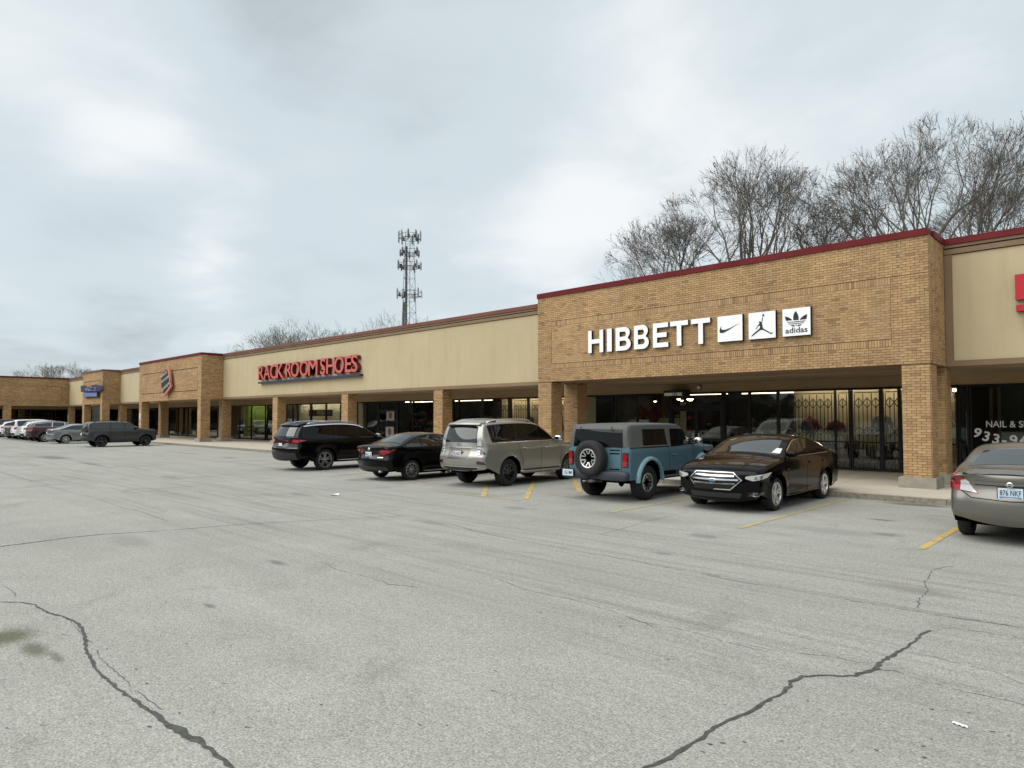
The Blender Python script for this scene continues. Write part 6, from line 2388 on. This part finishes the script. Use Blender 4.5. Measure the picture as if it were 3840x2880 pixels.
# ---- far row ----------------------------------------------------------------------------
JE = dict(W=.90, wb=2.64, R=.355, arch=.43, sill=.33, belt=1.14, zm=.72, tuck=.05, lean=.03, shoulder=.03, tumble=.22, xf=2.10, xr=-2.26, ce=.12, re=.13, cg=.07, rg=.07, ct=.04, rt=.07, tf=.08, tr=.06,
          flare=.03, crease=((1.0, .012, .05),),
          profile=[(2.02, .34), (2.14, .42), (2.17, .78), (2.12, 1.06), (1.92, 1.14), (1.20, 1.20), (1.0, 1.23), (.50, 1.56), (.22, 1.65), (-.55, 1.68), (-1.55, 1.66), (-1.98, 1.62), (-2.08, 1.55), (-2.20, 1.22),
                   (-2.22, .98), (-2.28, .85), (-2.28, .55), (-2.18, .36)])


def far_suv(name, label, spec, x, y, mat, win='glass_mid', rim='alloy_mid', style='twin5', tl='tail_red', yaw=0.0, clad=True, rails_=None, detail=True, cat='SUV', trim=None, rr=.235):
    c = Car(name, label, spec, (x, y, 0), FY + rad(yaw), mat, group='cars parked further along the row', cat=cat)
    b = spec['belt']
    zt_ = max(p[1] for p in spec['profile'])
    c.windows(b + .03, b + .06, [(.05, .0), (-.85, -.80)], d=.11, gap=.03, mat=win, rear=(spec['xr'] + .38, spec['xr'] + .30), rim=trim or 'gloss_black')
    xs_ = [p for p in spec['profile']]
    c.strip('windscreen', .95, .36, .88, 'glass_clear')
    c.patch('rear_window', 'rear', [(-.58, b + .10), (.58, b + .10), (.52, zt_ - .20), (-.52, zt_ - .20)], 'glass_mid', .016, .04)
    for sg_ in (1, -1):
        c.corner('tail_light', sg_, [(-.20, b - .24), (.08, b - .22), (.18, b - .05), (-.16, b - .04)], tl, .012, 35, .06)
    if clad:
        c.patch('lower_bumper', 'rear', [(-.78, .40), (.78, .40), (.74, .62), (-.74, .62)], 'cladding', .006)
        for v_ in ('L', 'R'):
            c.line('sill_cladding', v_, [(-.84, .42), (.84, .42)], .12, 'cladding', .008)
            for arc_, xc in zip(c.arcs, (-spec['wb'] / 2, spec['wb'] / 2)):
                k_ = 1.10
                c.line('arch_cladding', v_, [(xc + (px_ - xc) * k_, spec['R'] + (pz - spec['R']) * k_) for px_, pz in arc_[1:-1]], .075, 'cladding', .008)
    c.plate('rear', 0, b - .30, None, mat='plate_white')
    c.mirror(.70, b + .11, mat)
    c.handles((-.66, .22), b - .14, mat)
    if rails_:
        c.rails(spec['xr'] + .5, .0, .56, rails_, .05)
    for v_ in ('L', 'R'):
        c.line('door_seam', v_, [(.04, b + .01), (.04, .8), (.02, .48)], .010)
        c.line('door_seam', v_, [(-.86, b + .01), (-.84, .8), (-.78, .5)], .010)
    c.wheels(rim, style, .225, rr)
    return c


far_suv('parked_suv', 'dark grey boxy SUV with black wheels, nearest of the far row', JE, -50.52, 12.78 + 1.32, 'paint_granite', rim='alloy_black', tl='tail_dark', rails_='cladding', yaw=1)
SE = dict(CO)
SE['belt'] = 1.0
c = Car('parked_sedan', 'silver-grey sedan with bright wheels between the dark grey SUV and the maroon SUV', SE, (-58.9, 12.6 + 1.35, 0), FY + rad(1), 'paint_steel', group='cars parked further along the row', cat='sedan')
c.windows(1.0, 1.05, [(-.16, -.20), (-1.0, -.94)], d=.10, gap=.025, mat='glass_mid')
c.strip('windscreen', 1.08, .26, .88, 'glass_clear')
c.strip('rear_window', -1.08, -1.72, .84, 'glass_clear', ub=.88)
for sg_ in (1, -1):
    c.corner('tail_light', sg_, [(-.28, .93), (.22, .975), (.08, .90), (-.16, .85), (-.28, .87)], 'tail_red', .012, 35, .06)
for v_ in ('L', 'R'):
    c.line('door_seam', v_, [(-.16, .97), (-.15, .7), (-.16, .32)], .009)
    c.line('window_chrome', v_, [(x, z + .012) for x, z in c.base if z > 1.10], .022, 'chrome', .012)
c.line('bumper_trim', 'rear', [(-.7, .42), (.7, .42)], .03, 'chrome', .006)
c.plate('rear', 0, .80, None, mat='plate_white')
c.mirror(.74, 1.06, 'paint_steel')
c.handles((-.36, -1.20), .88, 'paint_steel')
c.wheels('alloy', 'spoke10', .215, .23)
CR = dict(JE)
CR.update(W=.93, crease=((.92, .015, .06),), profile=[(2.06, .30), (2.18, .38), (2.20, .70), (2.12, .95), (1.90, 1.04), (1.20, 1.12), (.95, 1.16), (.36, 1.52), (0, 1.63), (-.6, 1.66), (-1.4, 1.60), (-1.86, 1.52), (-2.02, 1.44),
          (-2.26, 1.16), (-2.30, .98), (-2.38, .84), (-2.36, .55), (-2.26, .36)], xr=-2.36)
far_suv('parked_suv', 'maroon crossover with chrome window line, right of the white cars', CR, -63.6, 12.2 + 1.32, 'paint_maroon', rim='alloy', trim='chrome', yaw=1)
far_suv('parked_suv', 'white SUV right beside the maroon crossover', CR, -67.1, 12.4 + 1.32, 'paint_white', rim='alloy_mid', rails_='alloy', yaw=1)
BX = dict(JE)
BX.update(W=.96, profile=[(2.06, .30), (2.18, .38), (2.20, .75), (2.14, 1.02), (1.95, 1.10), (1.20, 1.16), (.95, 1.19), (.42, 1.60), (.1, 1.74), (-.6, 1.78), (-1.7, 1.76), (-2.10, 1.72), (-2.2, 1.62), (-2.30, 1.20), (-2.32, .98), (-2.38, .84),
          (-2.38, .55), (-2.28, .36)], xr=-2.38, belt=1.14)
far_suv('parked_suv', 'tall white SUV with black trim, second of the white cars from the right', BX, -70.2, 12.3 + 1.32, 'paint_white', rim='alloy_black', yaw=1)
SB = dict(CO)
c = Car('parked_sedan', 'brown sedan between the two white SUVs of the far row', SB, (-73.2, 12.3 + 1.35, 0), FY + rad(1), 'paint_brown', group='cars parked further along the row', cat='sedan')
c.windows(.99, 1.03, [(-.16, -.20), (-1.0, -.94)], d=.10, gap=.025, mat='glass_mid')
c.strip('windscreen', 1.08, .26, .88, 'glass_clear')
c.strip('rear_window', -1.08, -1.72, .84, 'glass_clear', ub=.88)
for sg_ in (1, -1):
    c.corner('tail_light', sg_, [(-.28, .93), (.22, .975), (.08, .90), (-.16, .85), (-.28, .87)], 'tail_red', .012, 35, .06)
c.plate('rear', 0, .80, None, mat='plate_white')
c.mirror(.74, 1.06, 'paint_brown')
c.handles((-.36, -1.20), .88, 'paint_brown')
c.wheels('alloy_mid', 'spoke10', .215, .225)
far_suv('parked_suv', 'white crossover with dark lower bumper left of the brown sedan', CR, -76.3, 12.3 + 1.32, 'paint_white', rim='alloy_mid', yaw=1)
far_suv('parked_suv', 'dark SUV showing only its roof at the left edge of the picture', BX, -81.5, 12.3 + 1.32, 'paint_granite', rim='alloy_mid', yaw=1)

# ------------------------------------------------------------------ trees behind the shops
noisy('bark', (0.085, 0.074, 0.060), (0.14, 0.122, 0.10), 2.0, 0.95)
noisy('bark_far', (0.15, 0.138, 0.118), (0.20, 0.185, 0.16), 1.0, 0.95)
P('bud_green', (0.16, 0.185, 0.075), 0.8)
P('bud_brown', (0.125, 0.105, 0.070), 0.8)


def tree(name, label, px, dep, top_px, spread, seed, stems=4, group='bare trees behind the shops', mat='bark', twigs=1.0, bud='bud_brown', buds=0.15, lean=0.0, fork=2.5, rmin=.0085, species='tree'):
    rr = random.Random(seed)
    x, y = at_depth(px, dep)
    H = CAM_H + dep * (HOR - top_px) / F_PX
    t_ = thing(name, label, species, (x, y, 0), group=group)
    trunk, crown = MB(), MB()
    bt_ = MB()
    right = Vector((math.cos(math.pi / 2 - A_YAW), math.sin(math.pi / 2 - A_YAW), 0))

    def bend(d, a):
        ax = d.orthogonal().normalized()
        ax.rotate(Matrix.Rotation(rr.uniform(0, 2 * math.pi), 3, d))
        n_ = d.copy()
        n_.rotate(Matrix.Rotation(a, 3, ax))
        return n_

    def twig(p, d, ln, r):
        q = p + d * ln * .5
        e_ = q + (d + Vector((rr.gauss(0, .15), rr.gauss(0, .15), rr.gauss(0, .1) + .10))).normalized() * ln * .5
        crown.tube([p, q, e_], [r, r * .8, rmin * .6], 3, 0, cap=False)
        if rr.random() < buds:
            s_ = rr.uniform(.03, .07)
            u_ = Vector((rr.gauss(0, 1), rr.gauss(0, 1), rr.gauss(0, 1))).normalized() * s_
            w_ = Vector((rr.gauss(0, 1), rr.gauss(0, 1), rr.gauss(0, 1))).normalized() * s_
            bt_.add([e_ - u_, e_ + w_, e_ + u_, e_ - w_], [(0, 1, 2, 3)])

    def grow(p, d, ln, r, lev):
        """limbs that fork again and again; fine twigs towards the ends"""
        seg = 3 if lev < 5 else 2
        pts, rs = [p.copy()], [r]
        dd = d.copy()
        for i in range(seg):
            dd = (dd + Vector((rr.gauss(0, .09), rr.gauss(0, .09), rr.gauss(0, .05) + .035))).normalized()
            p = p + dd * (ln / seg)
            pts.append(p.copy())
            rs.append(max(rmin, r * (1 - .26 * (i + 1) / seg)))
            if lev >= 3 and rr.random() < .30 * twigs:
                grow_side(p, dd, ln, rs[-1], lev)
        crown.tube(pts, rs, 6 if lev < 3 else (4 if lev < 5 else 3), 0, cap=False)
        if lev >= LV:
            for k in range(max(2, int(3.4 * twigs))):
                twig(p, bend(dd, rr.uniform(.1, .6)), rr.uniform(.5, 1.1) * (H - fork) / 11, rmin * 1.1)
            return
        k = 3 if rr.random() < .18 else 2
        for q in range(k):
            a = rr.uniform(.08, .28) if q == 0 else rr.uniform(.30, .62)
            grow(p, bend(dd, a), ln * rr.uniform(.76, .92), max(rmin, rs[-1] * (rr.uniform(.80, .92) if q == 0 else rr.uniform(.55, .75))), lev + 1)

    def grow_side(p, d, ln, r, lev):
        d2 = bend(d, rr.uniform(.5, .95))
        q = p + d2 * ln * .5
        crown.tube([p, q], [max(rmin, r * .4), rmin], 3, 0, cap=False)
        for k in range(3):
            twig(q, bend(d2, rr.uniform(.1, .7)), rr.uniform(.4, .9) * (H - fork) / 11, rmin)
    LV = 6 if twigs > .75 else 5
    base = Vector((0, 0, -.15))
    r0 = H * .020
    d0 = (Vector((0, 0, 1)) + right * lean * .3).normalized()
    tops = [base, base + d0 * fork * .5, base + d0 * fork]
    trunk.tube(tops, [r0 * 1.35, r0 * 1.1, r0], 10)
    for k in range(stems):
        th = 2 * math.pi * (k + rr.random() * .5) / stems
        o_ = Vector((math.cos(th), math.sin(th), 0))
        tilt = spread / H * (.12 + 1.15 * ((k * .618) % 1.0))
        d = (Vector((0, 0, 1)) + o_ * tilt + right * lean * rr.uniform(.6, 1.2)).normalized()
        grow(tops[-1] - d0 * .1, d, (H - fork) * rr.uniform(.23, .29), r0 * rr.uniform(.42, .6), 0)
    # fit the crown's real height
    zt_ = sorted(v[2] for v in crown.v)[int(len(crown.v) * .9995)]
    s_ = H / zt_
    for mb in (trunk, crown, bt_):
        mb.v = [(a * s_ * 1.0, b * s_, c * s_) for a, b, c in mb.v]
    trunk.build('trunk', mat, t_, smooth=True)
    cr_ = crown.build('crown', mat, t_)
    if bt_.v:
        b_ = bt_.build('buds', bud, t_)
        tag(b_, kind='stuff')
    return t_


tree('bare_tree', 'broad bare tree rising behind the white letters, biggest left of the corner', 2800, 42, 570, 18, 3, 7, twigs=1.0, buds=.25, fork=10.0)
tree('bare_tree', 'low spreading bare tree just right of the broad one', 3000, 43, 730, 16, 8, 5, twigs=.95, lean=.30, fork=10.5)
tree('bare_tree', 'small rounded bare tree at the left end of the tree group', 2520, 46, 800, 12, 21, 5, twigs=.95, buds=.3, fork=9.8)
tree('bare_tree', 'tall dark bare tree above the tower corner', 3440, 38, 462, 16, 14, 6, twigs=1.0, lean=-.05, fork=10.2)
tree('bare_tree', 'tallest bare tree leaning right above the corner coping', 3610, 40, 455, 14, 35, 5, twigs=1.0, lean=.22, fork=10.8)
tree('bare_tree', 'bare tree at the right edge of the picture', 3820, 44, 620, 11, 41, 5, twigs=.95, fork=9.5)
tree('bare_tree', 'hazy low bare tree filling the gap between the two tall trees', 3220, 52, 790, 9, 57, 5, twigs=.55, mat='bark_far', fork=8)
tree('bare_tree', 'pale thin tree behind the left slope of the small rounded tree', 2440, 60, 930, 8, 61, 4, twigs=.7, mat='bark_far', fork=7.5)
FG = 'small trees over the long roof'
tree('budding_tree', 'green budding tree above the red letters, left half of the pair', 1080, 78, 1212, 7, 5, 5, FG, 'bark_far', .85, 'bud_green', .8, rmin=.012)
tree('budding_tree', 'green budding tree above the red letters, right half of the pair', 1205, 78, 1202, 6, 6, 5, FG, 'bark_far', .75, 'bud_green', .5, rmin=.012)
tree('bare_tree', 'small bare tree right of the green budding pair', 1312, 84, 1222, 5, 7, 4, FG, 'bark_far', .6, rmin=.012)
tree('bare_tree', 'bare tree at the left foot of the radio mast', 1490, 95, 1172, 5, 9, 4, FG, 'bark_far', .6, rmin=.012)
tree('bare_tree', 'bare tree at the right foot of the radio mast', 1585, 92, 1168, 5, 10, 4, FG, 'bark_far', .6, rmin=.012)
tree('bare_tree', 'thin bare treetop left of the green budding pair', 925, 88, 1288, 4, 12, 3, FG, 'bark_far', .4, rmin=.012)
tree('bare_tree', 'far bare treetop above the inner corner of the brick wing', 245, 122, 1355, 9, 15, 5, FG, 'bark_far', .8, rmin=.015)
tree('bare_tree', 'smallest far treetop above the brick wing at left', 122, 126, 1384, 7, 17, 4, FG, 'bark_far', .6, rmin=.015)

# ------------------------------------------------------------------ radio mast
P('mast_dark', (0.085, 0.088, 0.085), 0.6, 0.4)
P('mast_grey', (0.24, 0.25, 0.25), 0.5, 0.5)
MD = 115.0
mx_, my_ = at_depth(1533, MD)
mast = thing('radio_mast', 'lattice radio mast with four tiers of antennas behind the long roof', 'mast', (mx_, my_, 0))


def mz(py):
    return CAM_H + MD * (HOR - py) / F_PX


MT = mz(868)


def leg_at(k, z):
    w = (2.05 - 1.25 * z / MT)
    a = 2 * math.pi * k / 3 + .35
    return Vector((w * math.cos(a), w * math.sin(a), z))


for k in range(3):
    MB().tube([leg_at(k, 0), leg_at(k, MT * .5), leg_at(k, MT)], [.075, .06, .05], 8).build('leg', 'mast_grey', mast)
br_ = MB()
nb_ = 17
for i in range(nb_):
    za, zb = MT * i / nb_, MT * (i + 1) / nb_
    for k in range(3):
        a, b = leg_at(k, za), leg_at((k + 1) % 3, za)
        br_.bar(a, b, .05)
        br_.bar(leg_at(k if i % 2 else (k + 1) % 3, za), leg_at((k + 1) % 3 if i % 2 else k, zb), .055)
br_.build('bracing', 'mast_grey', mast)
MB().tube([(-.25, -.55, 0), (-.25, -.5, MT * .93)], .21, 6).build('cable_run', 'mast_dark', mast)
MB().tube([(-1.35, -.4, 0), (-1.05, -.4, mz(1130))], .20, 6).build('cable_run', 'mast_dark', mast)
rr = random.Random(4)
for zi, (py, R_, hh, n_) in enumerate(((890, 1.85, 2.0, 8), (950, 1.7, 1.2, 5), (1000, 1.9, 1.6, 6), (1108, 2.0, 1.5, 6))):
    z = mz(py)
    ring = MB()
    for k in range(6):
        a, b = 2 * math.pi * k / 6, 2 * math.pi * (k + 1) / 6
        ring.bar((R_ * math.cos(a), R_ * math.sin(a), z), (R_ * math.cos(b), R_ * math.sin(b), z), .10)
        ring.bar((R_ * math.cos(a), R_ * math.sin(a), z + .7), (R_ * math.cos(b), R_ * math.sin(b), z + .7), .07)
        ring.bar((.4 * math.cos(a), .4 * math.sin(a), z), (R_ * math.cos(a), R_ * math.sin(a), z), .10)
    pl_ = ring.build('platform', 'mast_dark', mast)
    for k in range(n_):
        a = 2 * math.pi * k / n_ + rr.uniform(-.15, .15)
        h_ = hh * rr.uniform(.7, 1.1)
        q = Vector((R_ * 1.06 * math.cos(a), R_ * 1.06 * math.sin(a), z + .35))
        an = MB().box(-.06, .06, -.12, .12, -h_ / 2, h_ / 2)
        an.tube([(-.14, 0, -h_ / 2 - .2), (-.14, 0, h_ / 2 + .25)], .04, 6)
        o = an.build('antenna', 'mast_dark' if rr.random() < .6 else 'mast_grey', pl_)
        o.location = q
        o.rotation_euler = (0, 0, a)
        if rr.random() < .6:
            b_ = MB().box(-.12, .12, -.14, .14, -.3, .3).build('radio_unit', 'mast_dark', pl_)
            b_.location = (q.x * .8, q.y * .8, z + .2)

# ------------------------------------------------------------------ wood behind the camera, out of view, added to darken reflections
noisy('unseen_wood_brown', (0.060, 0.058, 0.042), (0.11, 0.10, 0.075), 0.6, 0.95)
rr = random.Random(77)
wd_ = MB()
for k in range(250):
    az = rad(rr.uniform(62, 272))
    d = rr.uniform(62, 95)
    x, y = d * math.sin(az), d * math.cos(az)
    h_ = rr.uniform(5, 9.5)
    r_ = rr.uniform(1.5, 3.2)
    pts = [(x, y, 0), (x + rr.uniform(-.4, .4), y + rr.uniform(-.4, .4), h_ * .3), (x + rr.uniform(-.8, .8), y + rr.uniform(-.8, .8), h_ * .6), (x + rr.uniform(-1, 1), y + rr.uniform(-1, 1), h_ * .85), (x, y, h_)]
    wd_.tube(pts, [r_ * .5, r_ * .95, r_, r_ * .6, .1], 7)
    for j in range(5):
        a = rr.uniform(0, 6.28)
        q = Vector((x + r_ * .7 * math.cos(a), y + r_ * .7 * math.sin(a), h_ * rr.uniform(.3, .8)))
        wd_.tube([q, q + Vector((rr.uniform(-1.2, 1.2), rr.uniform(-1.2, 1.2), rr.uniform(1, 2.6)))], [.5, .05], 4)
w_ = wd_.build('unseen_wood', 'unseen_wood_brown')
tag(w_, 'distant brown wood out of view opposite the shops, added to darken reflections', kind='stuff')
